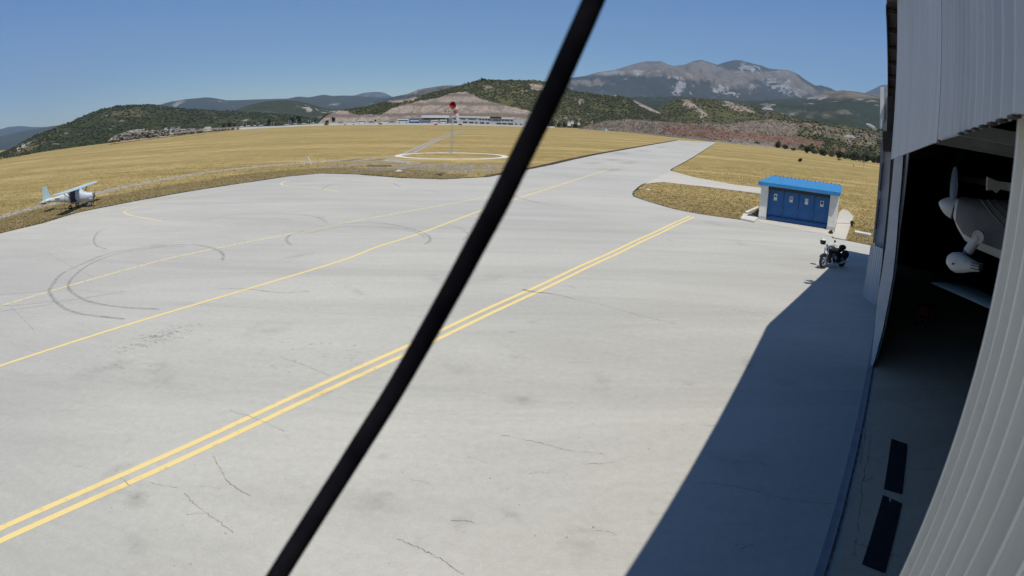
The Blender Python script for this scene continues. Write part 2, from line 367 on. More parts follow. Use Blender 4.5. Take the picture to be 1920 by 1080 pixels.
for l, ww in ((c8([(700, 655), (560, 640), (430, 620), (340, 580), (280, 510), (290, 470), (350, 400), (450, 350), (600, 290), (760, 260), (950, 240), (1100, 238), (1200, 258), (1255, 290), (1250, 325)]), .24),
          (c8([(900, 600), (700, 590), (560, 570), (470, 545), (400, 500), (385, 460), (420, 410), (500, 350), (620, 300), (760, 270), (900, 252), (1050, 248)]), .22),
          (c8([(0, 580), (100, 577), (250, 562), (420, 545), (700, 500)]), .14), (c8([(0, 612), (150, 592), (300, 570)]), .14), (c8([(0, 520), (280, 495)]), .12),
          (c8([(1640, 240), (1610, 210), (1640, 180), (1750, 150), (1900, 122), (2060, 113), (2180, 120), (2320, 150), (2400, 180), (2420, 210), (2390, 235)]), .22),
          (c8([(1690, 180), (1800, 160), (1920, 138), (2060, 137), (2220, 142), (2340, 168), (2390, 195)]), .16),
          (c8([(1130, 100), (1300, 70), (1500, 60), (1680, 68), (1780, 82), (1840, 110)]), .18), (c8([(1440, 98), (1560, 90), (1650, 105)]), .12),
          (c2([(650, 1020), (720, 985), (860, 970), (1050, 968), (1180, 975), (1240, 1000)]), .25), (c2([(780, 1005), (1000, 1000), (1200, 1005), (1400, 1020), (1550, 1045)]), .2),
          (c8([(620, 145), (560, 160), (530, 200), (540, 240), (600, 262)]), .18), (c8([(1230, 483), (1400, 487), (1560, 505), (1740, 500)]), .12),
          (c6([(600, 420), (680, 450), (710, 480), (680, 510)]), .12), (c6([(900, 240), (1100, 300), (1300, 320)]), .3)):
    r.ribbon(spline(onz(l)), ww, .006)
r.build('tyre_marks', M['skid'])
r = Rib()
def crk(l, w):
    P = spline(onz(l), 10); P = [p+Vector((random.gauss(0, .012), random.gauss(0, .012), 0)) for p in P]; r.ribbon(P, w, .0052)
crk([(980, 543), (1000, 547), (1040, 552), (1075, 560)], lambda t: .20*(1-t)+.05); crk([(1075, 560), (1130, 572), (1200, 592), (1270, 608)], .035)
for l in ([(345, 925), (365, 945), (395, 968), (440, 1000)], [(745, 1010), (790, 1030), (820, 1045), (870, 1078)], [(90, 475), (115, 490), (175, 520)], [(20, 575), (45, 600), (62, 618)], [(525, 670), (570, 685), (620, 705)], [(1375, 580), (1400, 585), (1440, 597)], [(1310, 905), (1390, 915), (1480, 937), (1560, 945)], [(940, 815), (1000, 828), (1070, 845), (1130, 850)], [(430, 770), (480, 785), (535, 810)], [(280, 905), (330, 915)], [(225, 895), (245, 912)], [(1100, 870), (1150, 868)], [(1380, 1033), (1415, 1020)], [(1325, 800), (1350, 797)]):
    crk(l, .026)
crk([(400, 855), (430, 905), (470, 930)], .03); crk([(850, 975), (890, 980)], .03)
for i in range(16):
    x, y = random.uniform(60, 1400), random.uniform(440, 1050); a = random.uniform(-.5, .5)
    if x > 1200 and y > 700: continue
    crk([(x, y), (x+18*math.cos(a), y+8*math.sin(a)), (x+40*math.cos(a), y+20*math.sin(a+.3))], .013)
r.build('cracks', M['crack'])
r = Rib(); zz = .0071
for x, y, rx, ry in ((960, 623, .17, .17), (968, 669, .28, .2), (1187, 672, .3, .25), (393, 637, .2, .2), (984, 508, .15, .12), (1385, 455, .9, .5), (1335, 418, .8, 1.2), (905, 525, 1.6, .6), (820, 522, 1.2, .5), (1255, 450, .5, .3), (1070, 538, .3, .15), (860, 690, .6, .4), (1160, 832, .18, .15), (715, 855, .2, .15), (240, 822, .16, .2), (160, 930, .15, .1), (1195, 345, .6, 1.2), (1130, 368, .7, 1), (300, 700, 1, .5), (700, 940, .8, .6), (1100, 1000, .8, .5), (560, 480, 1.5, .6), (500, 620, 1.2, .8), (200, 690, 1.4, .6)):
    r.disc(gp(x, y), rx, ry, random.uniform(0, 3), zz); zz += .00004
for x, y, a, b in ((1205, 283, 3.2, 9), (1165, 288, 3, 8), (1145, 318, 2.5, 4), (1180, 305, 1.8, 7), (1240, 276, 2, 16), (1285, 270, 5, 14), (1300, 266, 6, 12), (1110, 306, 2, 4), (1150, 300, 2, 4)):
    r.disc(gp(x, y), a, b, -.35, zz, 30); zz += .00004; r.disc(gp(x, y), a*.8, b*.9, -.35, zz, 30); zz += .00004
for i in range(22):
    x, y = random.uniform(0, 1500), random.uniform(380, 1060); s = random.uniform(.2, .9)
    if inside([gp(x, y).x], [gp(x, y).y], APR)[0]: r.disc(gp(x, y), s, s*random.uniform(.3, .8), random.uniform(0, 3), zz); zz += .00004
r.build('stains', M['stain'])
r = Rib()                                                       # crumbs of loose tar and grit lying about
for i in range(400):
    u, q = random.gauss(0, 1), random.gauss(0, 1)
    c = gp(300+34*u, 632-.28*34*u+7*q) if i < 330 else gp(random.choice([520, 570, 230, 660])+40*u, random.uniform(640, 700)+6*q)
    s = random.uniform(.015, .055); r.disc(c, s*1.5, s*.6, random.uniform(.3, .8), .0125, 6)
for i in range(160):
    c = gp(random.uniform(30, 1400), random.uniform(450, 1070)); s = random.uniform(.008, .028); r.disc(c, s, s, 0, .0125, 6)
r.build('grit', M['crack'])
# ---- mown verge and the slab edge's shade, painted as a dark line
M['verge'] = decal('mown_verge', (.20, .165, .068), .9, 1.6, .30, .58, .55)
M['verge_light'] = decal('bare_verge', (.33, .235, .12), .8, .8, .46, .62, .55)
M['shade_edge'] = decal('edge_shade', (.05, .038, .022), .95, 1.4, .22, .45, .75)
EP = [p.copy() for p in fine[:fine.index(pts[18])+1]]
def outw(P, off):
    out = []
    for i, p in enumerate(P):
        d = P[min(i+2, len(P)-1)]-P[max(i-2, 0)]; d.z = 0; d.normalize(); out.append(p+Vector((-d.y, d.x, 0))*off)
    return out
EP = [p for i, p in enumerate(EP) if i % 3 == 0]
near_ = EP[:next(i for i, p in enumerate(EP) if pix(p)[0] > 925)]
r = Rib(); r.ribbon(outw(near_, 4.0), lambda t: 11*min(1, (1-t)*6+.1), -.046); r.build('verge', M['verge'])
r = Rib(); r.ribbon(outw(near_, 3.5), lambda t: 10*min(1, (1-t)*6+.1), -.0445); r.build('bare_verge', M['verge_light'])
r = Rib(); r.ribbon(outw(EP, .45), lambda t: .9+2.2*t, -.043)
IS = [p.copy() for p in fine[fine.index(gpi[0]):fine.index(gpi[1])]] if 'gpi' in globals() else []
r.build('edge_shade', M['shade_edge'])
# ---- gravel track, gravel patch, pale far road, all lying on the field
M['gravel'] = decal('gravel', (.43, .39, .315), .95, 1.3, .30, .56, .4)
M['gravel2'] = decal('gravel_scatter', (.40, .375, .325), .9, .8, .40, .62, .1)
M['pale_road'] = decal('pale_road', (.66, .60, .50), 1, .5, .0, .2, .8)
M['pale_bank'] = pm('pale_bank', (.60, .54, .44), (.44, .38, .30), .25, .95)
def onf(l): return [q+Vector((0, 0, .012 if q.length < 150 else .10)) for q in (gfar(x, y) for x, y in l)]
r = Rib()
r.ribbon(spline(onf([(-60, 426), (0, 409), (60, 392), (150, 370), (230, 352), (300, 338), (380, 325), (470, 314), (560, 306.5), (640, 302), (720, 301), (780, 308)])), 3.8)
for dx in (0, 1):
    r.ribbon(spline(onf([(640+dx*20, 303), (740, 293+dx*4), (770+dx*8, 283+dx*2), (800+dx*8, 269+dx), (835+dx*10, 255), (868+dx*10, 244)])), 1.5)
r.build('track', M['gravel'])
r = Rib()
for x, y, a, b in ((820, 311, 9, 7), (760, 314, 8, 5), (900, 312, 7, 5), (700, 306, 8, 3), (640, 311, 5, 3), (870, 320, 6, 4)):
    r.disc(gp(x, y), a*1.1, b, .5, -.034+x*.00001, 40)
r.build('gravel_patch', M['gravel2'])
r = Rib()
r.ribbon(onf([(1130, 243), (1180, 248), (1220, 252), (1260, 256.5), (1300, 260.5), (1345, 266), (1400, 271.5), (1450, 277)]), 5)
Pq = onf([(1130, 243.5), (1180, 248.5), (1220, 252.5), (1260, 257), (1300, 261), (1345, 266.3), (1400, 272), (1450, 277.5)]); mq = MB()
for a, b in zip(Pq, Pq[1:]): mq.bar(a+Vector((0, 0, .25)), b+Vector((0, 0, .25)), 3.0, 1.1)
tag(mq.build('road', M['pale_bank']), kind='structure')
r = Rib(); r.ribbon(spline(onf([(1578, 366), (1600, 367), (1640, 372), (1700, 380)])), .9); r.build('worn_track', M['gravel2'])
# ---- hills and mountains
def terr_mat(name, green, green2, rock, tan, soil, s, strata=0.0):
    t = NT(name); v = t.coord('pos'); f = t.noise(v, s, 9, .70, .6); f2 = t.noise(v, s*5, 6, .72); f3 = t.noise(v, s*.25, 4, .6)
    gl = t.noise(t.coord('pos', (1, .30, .55), -.5), s*1.6, 7, .68, .8)          # gullies running down the slope
    c = t.mix(t.ramp(f2, [(.36, 0.), (.64, 1.)]), green, green2)
    c = t.mix(t.ramp(f3, [(.45, 0.), (.7, .45)]), c, tuple(x*1.35 for x in green2))
    n = t.math('ADD', t.math('MULTIPLY', t.math('SUBTRACT', gl, .5), 2.6), t.math('ADD', t.math('MULTIPLY', t.math('SUBTRACT', f, .5), 2.0), t.math('MULTIPLY', t.math('SUBTRACT', f2, .5), 1.2)))
    def lay(c, at, col, sh, cap, w, dk):
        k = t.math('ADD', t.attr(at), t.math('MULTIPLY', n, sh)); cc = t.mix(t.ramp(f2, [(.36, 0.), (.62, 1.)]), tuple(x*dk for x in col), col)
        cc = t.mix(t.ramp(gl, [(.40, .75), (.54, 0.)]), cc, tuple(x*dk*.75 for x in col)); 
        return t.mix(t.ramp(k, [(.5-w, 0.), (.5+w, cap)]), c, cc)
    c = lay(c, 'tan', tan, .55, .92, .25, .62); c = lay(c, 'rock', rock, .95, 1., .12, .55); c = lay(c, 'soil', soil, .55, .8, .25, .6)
    if not strata: c = t.mix(t.ramp(f2, [(.62, 0.), (.72, .28)]), c, rock)
    if strata:
        z = t.n('SeparateXYZ'); t.l(v, z.inputs[0]); a = t.math('ADD', t.math('MULTIPLY', z.outputs[2], strata), t.math('MULTIPLY', f, 5.0)); b = t.math('SINE', a)
        c = t.mix(t.math('MULTIPLY', t.ramp(t.math('ADD', t.math('MULTIPLY', b, .5), .5), [(.60, 0.), (.95, .85)]), t.attr('rock')), c, tuple(x*.38 for x in rock))
    h = t.math('ADD', f2, t.math('MULTIPLY', gl, 2.0)); t.bump(h, 1.0, .03/s); return t.base(c, .95, 0, .1)
TER = {}
def terrain(name, sky, foot, R1, back, na, nr, amp, ns, mat, masks=(), p=1.15, ridge=1.0, crest=.25, label=None, ysc=1.0, ends=.06):
    a = np.array([azel(*q)[0] for q in sky]); e = np.array([azel(*q)[1] for q in sky]); A = np.linspace(a[0], a[-1], na); E = np.interp(A, a, e)
    if isinstance(foot, (int, float)): R0 = np.full(na, float(foot))
    else:
        fa = [azel(q[0], q[1])[0] for q in foot]; fr = [q[2] if len(q) > 2 else math.hypot(*gfar(*q[:2]).xy) for q in foot]; R0 = np.interp(A, fa, fr)
    if hasattr(R1, '__len__'): R1 = np.maximum(np.interp(A, [azel(q[0], q[1])[0] for q in R1], [q[2] for q in R1]), R0+55)
    else: R1 = np.full(na, float(R1))
    T = np.concatenate([np.linspace(0, 1, nr), [1.06, 1.15, 1.3, 1.6, 2.0]]); V = np.zeros((len(T), na, 3))
    for j in range(na):
        sa, ca = math.sin(A[j]), math.cos(A[j]); zc = CAMH+R1[j]*math.tan(E[j]); zb = gz(sa*R0[j], ca*R0[j])-.4
        for i, t in enumerate(T):
            if t <= 1: r = R0[j]+(R1[j]-R0[j])*t; z = zb+(zc-zb)*t**p; w = math.sin(math.pi*min(t, 1)**.8)*ridge+crest*t
            else: r = R1[j]+back*(t-1); z = zc-(zc-zb)*min(1.05, (t-1)*1.05); w = crest*(2-t)
            q = Vector((sa*r*ns, ca*r*ns*ysc, 3.1)); f = mn.fractal(q, 1.0, 2.1, 6)+.5*(abs(mn.noise(q*.6))-.2)
            V[i, j] = (sa*r, ca*r, z+amp*f*w*min(1, (zc-zb)/amp/2))
    nt = len(T); pxs = None; at = {k: np.zeros((nt, na)) for k in ('rock', 'tan', 'soil')}
    if masks:
        pxs = np.array([[pix(V[i, j]) for j in range(na)] for i in range(nt)])
        for k, val, poly in masks:
            m = inside(pxs[..., 0], pxs[..., 1], poly)*(val(pxs[..., 0], pxs[..., 1]) if callable(val) else float(val)); at[k] = np.maximum(at[k], m)
        for k in at:
            for _ in range(1): z = at[k]; at[k] = (z+np.roll(z, 1, 0)+np.roll(z, -1, 0)+np.roll(z, 1, 1)+np.roll(z, -1, 1))/5
    F = [(i*na+j, i*na+j+1, (i+1)*na+j+1, (i+1)*na+j) for i in range(nt-1) for j in range(na-1)]
    V[-1, :, 2] = np.minimum(V[-1, :, 2], -2)
    for jj in range(2):
        pass
    o = npmesh(name, V.reshape(-1, 3), F, mat, attrs={k: x.ravel() for k, x in at.items()}, smooth=True)
    tag(o, kind='structure'); TER[name] = (V[:nr], pxs[:nr] if pxs is not None else None, at['rock'][:nr], at['soil'][:nr]); return o
M['t_far'] = terr_mat('far_forest', (.022, .030, .016), (.036, .044, .024), (.30, .28, .25), (.2, .17, .12), (.2, .1, .06), .004)
M['t_mtn'] = terr_mat('mountain_slope', (.020, .028, .016), (.045, .046, .030), (.345, .335, .31), (.205, .175, .13), (.2, .1, .06), .0055)
M['t_left'] = terr_mat('scrub_hill', (.018, .026, .010), (.055, .060, .026), (.40, .37, .30), (.17, .14, .075), (.2, .1, .06), .02)
M['t_quarry'] = terr_mat('quarry_hill', (.040, .046, .016), (.095, .088, .035), (.37, .30, .235), (.26, .21, .115), (.30, .13, .08), .05, .42)
M['t_berm'] = terr_mat('karst_slope', (.05, .055, .022), (.12, .105, .05), (.25, .20, .155), (.22, .17, .105), (.235, .125, .085), .16)
terrain('mountain_range_blue', [(-420, 262), (-200, 258), (0, 243), (15, 238), (40, 236), (60, 238), (85, 238), (110, 240), (190, 245)], 9000, 11800, 900, 60, 12, 30, .0008, M['t_far'], p=1)
terrain('ridge_distant', [(-420, 320), (-200, 290), (0, 257), (40, 247), (75, 240), (110, 235), (150, 236), (260, 240)], 4500, 7000, 1500, 60, 14, 30, .001, M['t_far'], p=1)
terrain('ridge_pale', [(560, 200), (640, 181), (665, 179), (680, 174.5), (700, 172.5), (718, 173), (733, 180), (790, 200)], 9500, 11500, 900, 50, 10, 20, .001, M['t_mtn'], masks=[('tan', .5, [(640, 150), (740, 150), (740, 182), (640, 182)])], p=1)
terrain('ridge_blue', [(200, 215), (300, 197), (322, 191), (345, 187.5), (385, 183), (400, 184), (425, 188.5), (480, 187), (540, 184), (557, 180.5), (580, 182), (607, 177), (622, 180), (650, 180), (700, 182), (760, 184), (820, 190), (900, 215)], 4800, 7000, 1200, 140, 20, 60, .0012, M['t_far'], masks=[('rock', .62, [(325, 186), (352, 186), (340, 200), (325, 199)]), ('rock', .55, [(615, 190), (645, 194), (640, 202), (610, 200)])], p=1)
terrain('hill_grey', [(700, 190), (740, 181), (765, 176), (785, 168), (810, 163.5), (835, 160), (860, 160), (900, 166), (960, 185)], 3200, 4200, 700, 60, 16, 15, .003, M['t_mtn'], masks=[('tan', .55, [(740, 150), (960, 150), (960, 178), (740, 178)])], p=1)
terrain('hill_wooded', [(380, 225), (430, 210), (470, 196), (500, 190), (530, 187.5), (560, 189.5), (585, 196), (610, 203), (650, 208), (700, 214), (760, 225)], 1500, 2300, 500, 100, 26, 18, .006, M['t_left'], masks=[('rock', .95, [(570, 200), (582, 202), (587, 209), (575, 210)]), ('rock', .6, [(590, 205), (645, 208), (640, 214), (600, 212)])])
terrain('hill_scrub', [(-420, 400), (-200, 350), (-60, 312), (0, 288), (30, 275), (62, 256), (90, 246), (125, 234), (150, 222), (175, 212), (200, 203), (220, 198), (240, 196.5), (270, 196), (290, 197.5), (320, 201), (350, 204), (420, 208), (500, 214), (600, 226), (680, 236)],
        [(-420, 365), (0, 301), (100, 282), (200, 269), (300, 258), (430, 244), (600, 235), (680, 235)], [(-420, 400, 900), (0, 288, 1000), (240, 197, 1250), (420, 208, 1500), (680, 236, 1500)], 500, 220, 40, 14, .012, M['t_left'],
        masks=[('rock', .72, [(205, 268), (225, 250), (300, 243), (420, 240), (440, 246), (330, 258), (260, 266)]), ('rock', .85, [(115, 252), (128, 246), (132, 250), (120, 255)]), ('tan', .5, [(180, 214), (260, 200), (290, 215), (260, 222), (190, 224)]),
               ('tan', .6, [(0, 305), (0, 285), (60, 262), (90, 262), (60, 285)]), ('rock', .65, [(20, 275), (50, 268), (58, 276), (30, 284)]), ('rock', .6, [(200, 235), (215, 236), (210, 243)])], p=1.0)
terrain('mountain', [(960, 170), (1040, 158), (1070, 151), (1100, 141), (1120, 135), (1150, 131), (1180, 122), (1200, 117), (1215, 115), (1240, 115), (1252, 121), (1265, 124), (1285, 121), (1300, 115), (1315, 113), (1328, 117), (1345, 122.5), (1360, 117), (1378, 112.5), (1390, 113), (1405, 118), (1425, 124), (1443, 131), (1465, 130.5), (1478, 131), (1495, 138), (1510, 149), (1528, 160), (1545, 165), (1560, 171), (1590, 175), (1650, 180), (1750, 195)],
        3500, [(960, 170, 7500), (1240, 115, 7800), (1345, 122, 8200), (1390, 112, 9000), (1500, 140, 8200), (1750, 195, 7000)], 1800, 420, 90, 190, .0011, M['t_mtn'],
        masks=[('tan', .95, [(1100, 138), (1180, 118), (1240, 112), (1270, 122), (1320, 114), (1345, 124), (1375, 132), (1440, 134), (1480, 130), (1515, 160), (1540, 172), (1500, 178), (1440, 150), (1400, 150), (1370, 160), (1330, 152), (1260, 146), (1180, 142), (1130, 142)]),
               ('tan', .55, [(1330, 150), (1410, 150), (1430, 165), (1380, 168), (1340, 170)]), ('tan', .75, [(1070, 150), (1140, 148), (1160, 158), (1100, 162), (1070, 160)]),
               ('rock', lambda x, y: .42+.34*np.sin(y*1.5+x*.12)*np.sin(x*.23), [(1120, 134), (1250, 130), (1260, 140), (1180, 144), (1130, 140)]), ('rock', lambda x, y: .60+.25*np.sin((x*.7-y*.75)*.8), [(1226, 150), (1262, 140), (1280, 146), (1295, 160), (1283, 172), (1275, 178), (1266, 176), (1252, 160)]),
               ('rock', .5, [(1290, 152), (1312, 160), (1302, 172), (1284, 166)]), ('rock', lambda x, y: .48+.30*np.sin((x*.8-y*.6)*1.1), [(1330, 160), (1350, 162), (1380, 172), (1400, 184), (1396, 194), (1372, 180), (1340, 174)]), ('rock', .55, [(1240, 173), (1256, 175), (1252, 184), (1238, 180)]),
               ('rock', lambda x, y: .52+.34*np.sin((x*.62-y*.85)*.95)*np.sin(x*.21+y*.13+1), [(1425, 150), (1450, 143), (1475, 153), (1500, 166), (1512, 174), (1500, 182), (1482, 181), (1460, 172), (1440, 162)]), ('rock', lambda x, y: .50+.36*np.sin(y*1.6-x*.25), [(1376, 115), (1400, 117), (1425, 126), (1440, 132), (1412, 136), (1384, 128)]), ('tan', .6, [(1500, 178), (1540, 168), (1600, 172), (1650, 180), (1650, 188), (1560, 184)])], p=.95, ridge=1.0, crest=.05, ysc=1)
terrain('mountain_shoulder', [(1560, 200), (1600, 183), (1622, 174), (1640, 166), (1652, 160), (1680, 158), (1760, 165)], 9300, 11000, 700, 40, 12, 60, .0012, M['t_far'], p=1)
terrain('foothills', [(1100, 196), (1180, 184), (1300, 183), (1340, 188), (1420, 190), (1470, 186), (1500, 184), (1530, 180), (1550, 172), (1580, 168.5), (1610, 172), (1650, 179), (1700, 184), (1780, 192)], 1200, 3100, 400, 200, 40, 30, .004, M['t_far'],
        masks=[('tan', .75, [(1500, 184), (1545, 172), (1580, 168), (1650, 178), (1700, 186), (1640, 185), (1560, 184)]), ('rock', .75, [(1510, 184), (1550, 176), (1560, 182), (1530, 188)]), ('tan', .55, [(1400, 205), (1600, 205), (1620, 216), (1480, 220)]), ('rock', .5, [(1460, 205), (1530, 208), (1530, 216), (1480, 214)]), ('rock', .62, [(1560, 212), (1580, 210), (1580, 216)]), ('rock', .9, [(1622, 222), (1632, 220), (1636, 225), (1626, 227)])], p=.9)
Q = [(585, 236), (600, 225), (612, 214), (635, 208), (655, 206), (690, 199), (730, 190), (760, 185.5), (800, 177), (830, 169), (850, 163), (870, 158), (885, 154), (905, 148.5), (925, 150), (950, 150), (1000, 150), (1035, 155), (1060, 164), (1075, 170), (1100, 174), (1130, 179), (1160, 179), (1185, 187), (1215, 200), (1240, 212), (1300, 226), (1400, 236)]
terrain('quarry_hill', Q, [(585, 235), (800, 234), (1000, 238), (1075, 240, 800), (1200, 250, 800), (1400, 271, 800)], [(585, 236, 720), (640, 208, 800), (905, 148, 950), (1060, 164, 980), (1240, 212, 920), (1400, 236, 900)], 250, 300, 70, 7, .02, M['t_quarry'],
        masks=[('rock', 1.1, [(590, 236), (606, 222), (625, 208), (650, 208), (662, 215), (715, 216), (735, 203), (770, 194), (800, 187), (820, 184), (850, 174), (875, 173), (885, 178), (905, 187), (940, 196), (990, 208), (1010, 216), (1020, 240)]),
               ('rock', .8, [(990, 156), (1025, 160), (1020, 170), (995, 168)]), ('tan', .8, [(960, 162), (990, 165), (985, 178), (958, 174)]), ('rock', .75, [(905, 160), (925, 162), (920, 168), (905, 166)]),
               ('rock', .85, [(1183, 186), (1200, 188), (1215, 195), (1240, 203), (1245, 214), (1225, 212), (1190, 194)]), ('rock', .7, [(1140, 174), (1160, 178), (1150, 183)]), ('tan', .6, [(1040, 215), (1100, 218), (1130, 232), (1040, 240)]), ('rock', .7, [(1085, 182), (1095, 190), (1088, 200), (1080, 190)]), ('rock', .8, [(645, 182), (790, 182), (770, 190), (740, 194)])], p=1.05, crest=.12)
terrain('rocky_spur', [(1180, 226), (1230, 205), (1262, 190), (1280, 184), (1320, 186), (1360, 188), (1400, 196), (1430, 206), (1470, 216), (1560, 232), (1700, 250)], 760, 1050, 250, 140, 36, 9, .02, M['t_quarry'],
        masks=[('rock', 1.0, [(1276, 186), (1292, 187), (1300, 197), (1318, 208), (1330, 220), (1322, 222), (1303, 206), (1284, 198)]), ('rock', .68, [(1340, 188), (1370, 190), (1400, 200), (1420, 212), (1380, 208)])], p=1)
terrain('karst_slope', [(1075, 246), (1100, 236), (1140, 226), (1180, 224), (1230, 227), (1290, 232), (1350, 232), (1400, 228), (1440, 224), (1480, 224), (1520, 228), (1570, 236), (1620, 246), (1700, 262), (1780, 280)],
        [(1075, 242, 690), (1100, 243, 675), (1200, 250, 612), (1340, 266, 432), (1480, 280, 452), (1640, 300, 495), (1780, 318, 505)], [(1075, 246, 760), (1200, 224, 680), (1340, 232, 540), (1480, 224, 600), (1780, 280, 680)], 120, 300, 60, 4.5, .05, M['t_berm'],
        masks=[('rock', .80, [(1060, 246), (1140, 222), (1300, 224), (1440, 220), (1490, 236), (1500, 262), (1490, 292), (1340, 290), (1080, 262)]), ('soil', .80, [(1225, 236), (1300, 234), (1360, 244), (1430, 250), (1500, 258), (1548, 266), (1540, 276), (1470, 272), (1400, 258), (1340, 262), (1260, 252)]), ('soil', .55, [(1550, 270), (1600, 278), (1590, 290), (1560, 284)]),
               ('rock', .5, [(1430, 222), (1600, 240), (1650, 252), (1640, 280), (1500, 250)]), ('tan', .7, [(1380, 230), (1440, 228), (1470, 240), (1400, 245)])], p=.8)
# ---- scrub: leafy clumps over the hills, nobody could count them
ICO_V = None
def ico():
    t = (1+5**.5)/2; v = [(-1, t, 0), (1, t, 0), (-1, -t, 0), (1, -t, 0), (0, -1, t), (0, 1, t), (0, -1, -t), (0, 1, -t), (t, 0, -1), (t, 0, 1), (-t, 0, -1), (-t, 0, 1)]
    f = [(0, 11, 5), (0, 5, 1), (0, 1, 7), (0, 7, 10), (0, 10, 11), (1, 5, 9), (5, 11, 4), (11, 10, 2), (10, 7, 6), (7, 1, 8), (3, 9, 4), (3, 4, 2), (3, 2, 6), (3, 6, 8), (3, 8, 9), (4, 9, 5), (2, 4, 11), (6, 2, 10), (8, 6, 7), (9, 8, 1)]
    v = np.array(v, float); return v/np.linalg.norm(v[0]), np.array(f)
IV, IF = ico()
t = NT('scrub_leaves'); t.m and None
_c = t.attr('tint', True); _f = t.noise(t.coord('pos'), 1.3, 4, .7); t.base(t.mix(t.ramp(_f, [(.35, 0.), (.65, .6)]), _c, t.mix(.5, _c, (.01, .014, .005))), .9, 0, .15); M['scrub'] = t.m
def clumps(name, P, S, cols, flat=.75, mat=None, label='', cat='scrub', rock=False):
    n = len(P); P = np.asarray(P); S = np.asarray(S)[:, None, None]
    J = RNG.uniform(.6, 1.25, (n, 12, 1)); th = RNG.uniform(0, 6.28, n); c, s_ = np.cos(th), np.sin(th)
    B = IV[None]*J; X = B[..., 0]*c[:, None]-B[..., 1]*s_[:, None]; Y = B[..., 0]*s_[:, None]+B[..., 1]*c[:, None]
    B = np.stack([X*RNG.uniform(.8, 1.3, (n, 1)), Y, B[..., 2]*flat*RNG.uniform(.7, 1.3, (n, 1))], -1)*S+P[:, None, :]; B[..., 2] += S[..., 0]*flat*.35
    F = (IF[None]+12*np.arange(n)[:, None, None]).reshape(-1, 3); cols = np.asarray(cols)
    C = cols[RNG.integers(0, len(cols), n)]*RNG.uniform(.7, 1.3, (n, 1)); C = np.repeat(C[:, None], 12, 1)*RNG.uniform(.8, 1.25, (n, 12, 1))
    o = npmesh(name, B.reshape(-1, 3), F, mat or M['scrub'], attrs={'tint': C.reshape(-1, 3)}); return tag(o, label, cat, kind='stuff')
def sample(name, n, rockmax=.35, ymin=0, xr=None, tmin=.0, key=None):
    V, pxs, rk, so = TER[name]; nt, na, _ = V.shape; out = []
    it = RNG.random((n*4, 2)); 
    for a, b in it:
        i = tmin*(nt-1)+a*(1-tmin)*(nt-1.001); j = b*(na-1.001); i0, j0 = int(i), int(j); u, w_ = i-i0, j-j0
        if RNG.random() < max(rk[i0, j0], so[i0, j0]*.8)*rockmax+0*u: continue
        p = (V[i0, j0]*(1-u)+V[min(i0+1, nt-1), j0]*u)*(1-w_)+(V[i0, j0+1]*(1-u)+V[min(i0+1, nt-1), j0+1]*u)*w_
        if mn.noise(Vector(p)*.035) < RNG.uniform(-.75, .15): continue
        out.append(p)
        if len(out) >= n: break
    return np.array(out)
GR = [(.030, .040, .014), (.045, .052, .018), (.070, .072, .026), (.095, .088, .036), (.035, .045, .020)]
P = sample('quarry_hill', 12500, 1.25); d = np.hypot(P[:, 0], P[:, 1]); clumps('hill_scrub_cover', P, RNG.uniform(.6, 1.6, len(P))*d/800, GR, label='dense green scrub covering the hill behind the racing paddock')
P = sample('hill_scrub', 14000, 1.0); d = np.hypot(P[:, 0], P[:, 1]); clumps('scrub_cover', P, RNG.uniform(.8, 2.1, len(P))*d/1000, [(.018, .026, .010), (.030, .037, .014), (.050, .052, .022)], label='dark green scrub covering the round hill on the left')
P = sample('rocky_spur', 4500, 1.1); d = np.hypot(P[:, 0], P[:, 1]); clumps('spur_scrub', P, RNG.uniform(.6, 1.6, len(P))*d/800, GR, label='green scrub on the rocky spur below the big mountain')
P = sample('karst_slope', 5200, 1.6); k = RNG.random(len(P)) < np.clip((P[:, 0]/P[:, 1]-.30)*4, .10, 1)*.85+.02; P = P[k]; clumps('slope_scrub', P, RNG.uniform(.5, 1.6, len(P)), GR, label='bushes scattered over the red and grey rocky slope')
P = sample('karst_slope', 11000, 0)
t = NT('limestone'); _c = t.attr('tint', True); t.base(t.mix(t.ramp(t.noise(t.coord('pos'), 2.3, 4), [(.4, 0.), (.7, .5)]), _c, (.12, .10, .08)), .95, 0, .1); M['lime'] = t.m
so = np.array([1.0 if (p[0]/p[1] > .35 and mn.noise(Vector(p)*.03) > 0) else 0 for p in P])
clumps('boulders', P, RNG.uniform(.18, .75, len(P)), [(.22, .18, .14), (.16, .13, .10), (.31, .27, .22), (.22, .11, .075), (.10, .085, .06), (.05, .055, .025)], .6, M['lime'], 'grey and reddish limestone boulders strewn over the rocky slope', 'boulders')
P = []
for i in range(1500):
    x, y = random.uniform(205, 440), 0; y = float(np.interp(x, [205, 300, 440], [266, 255, 243]))-random.random()**1.4*float(np.interp(x, [205, 225, 330, 440], [2, 11, 9, 2]))
    p = atr(x, y, random.uniform(415, 470)+ (x-205)*1.0); P.append((p.x, p.y, max(p.z, 0)))
clumps('rubble', P, RNG.uniform(.6, 1.7, len(P)), [(.30, .26, .21), (.22, .18, .15), (.38, .34, .28), (.08, .08, .05)], .6, M['lime'], 'brown rubble bank at the far left edge of the field', 'rubble')
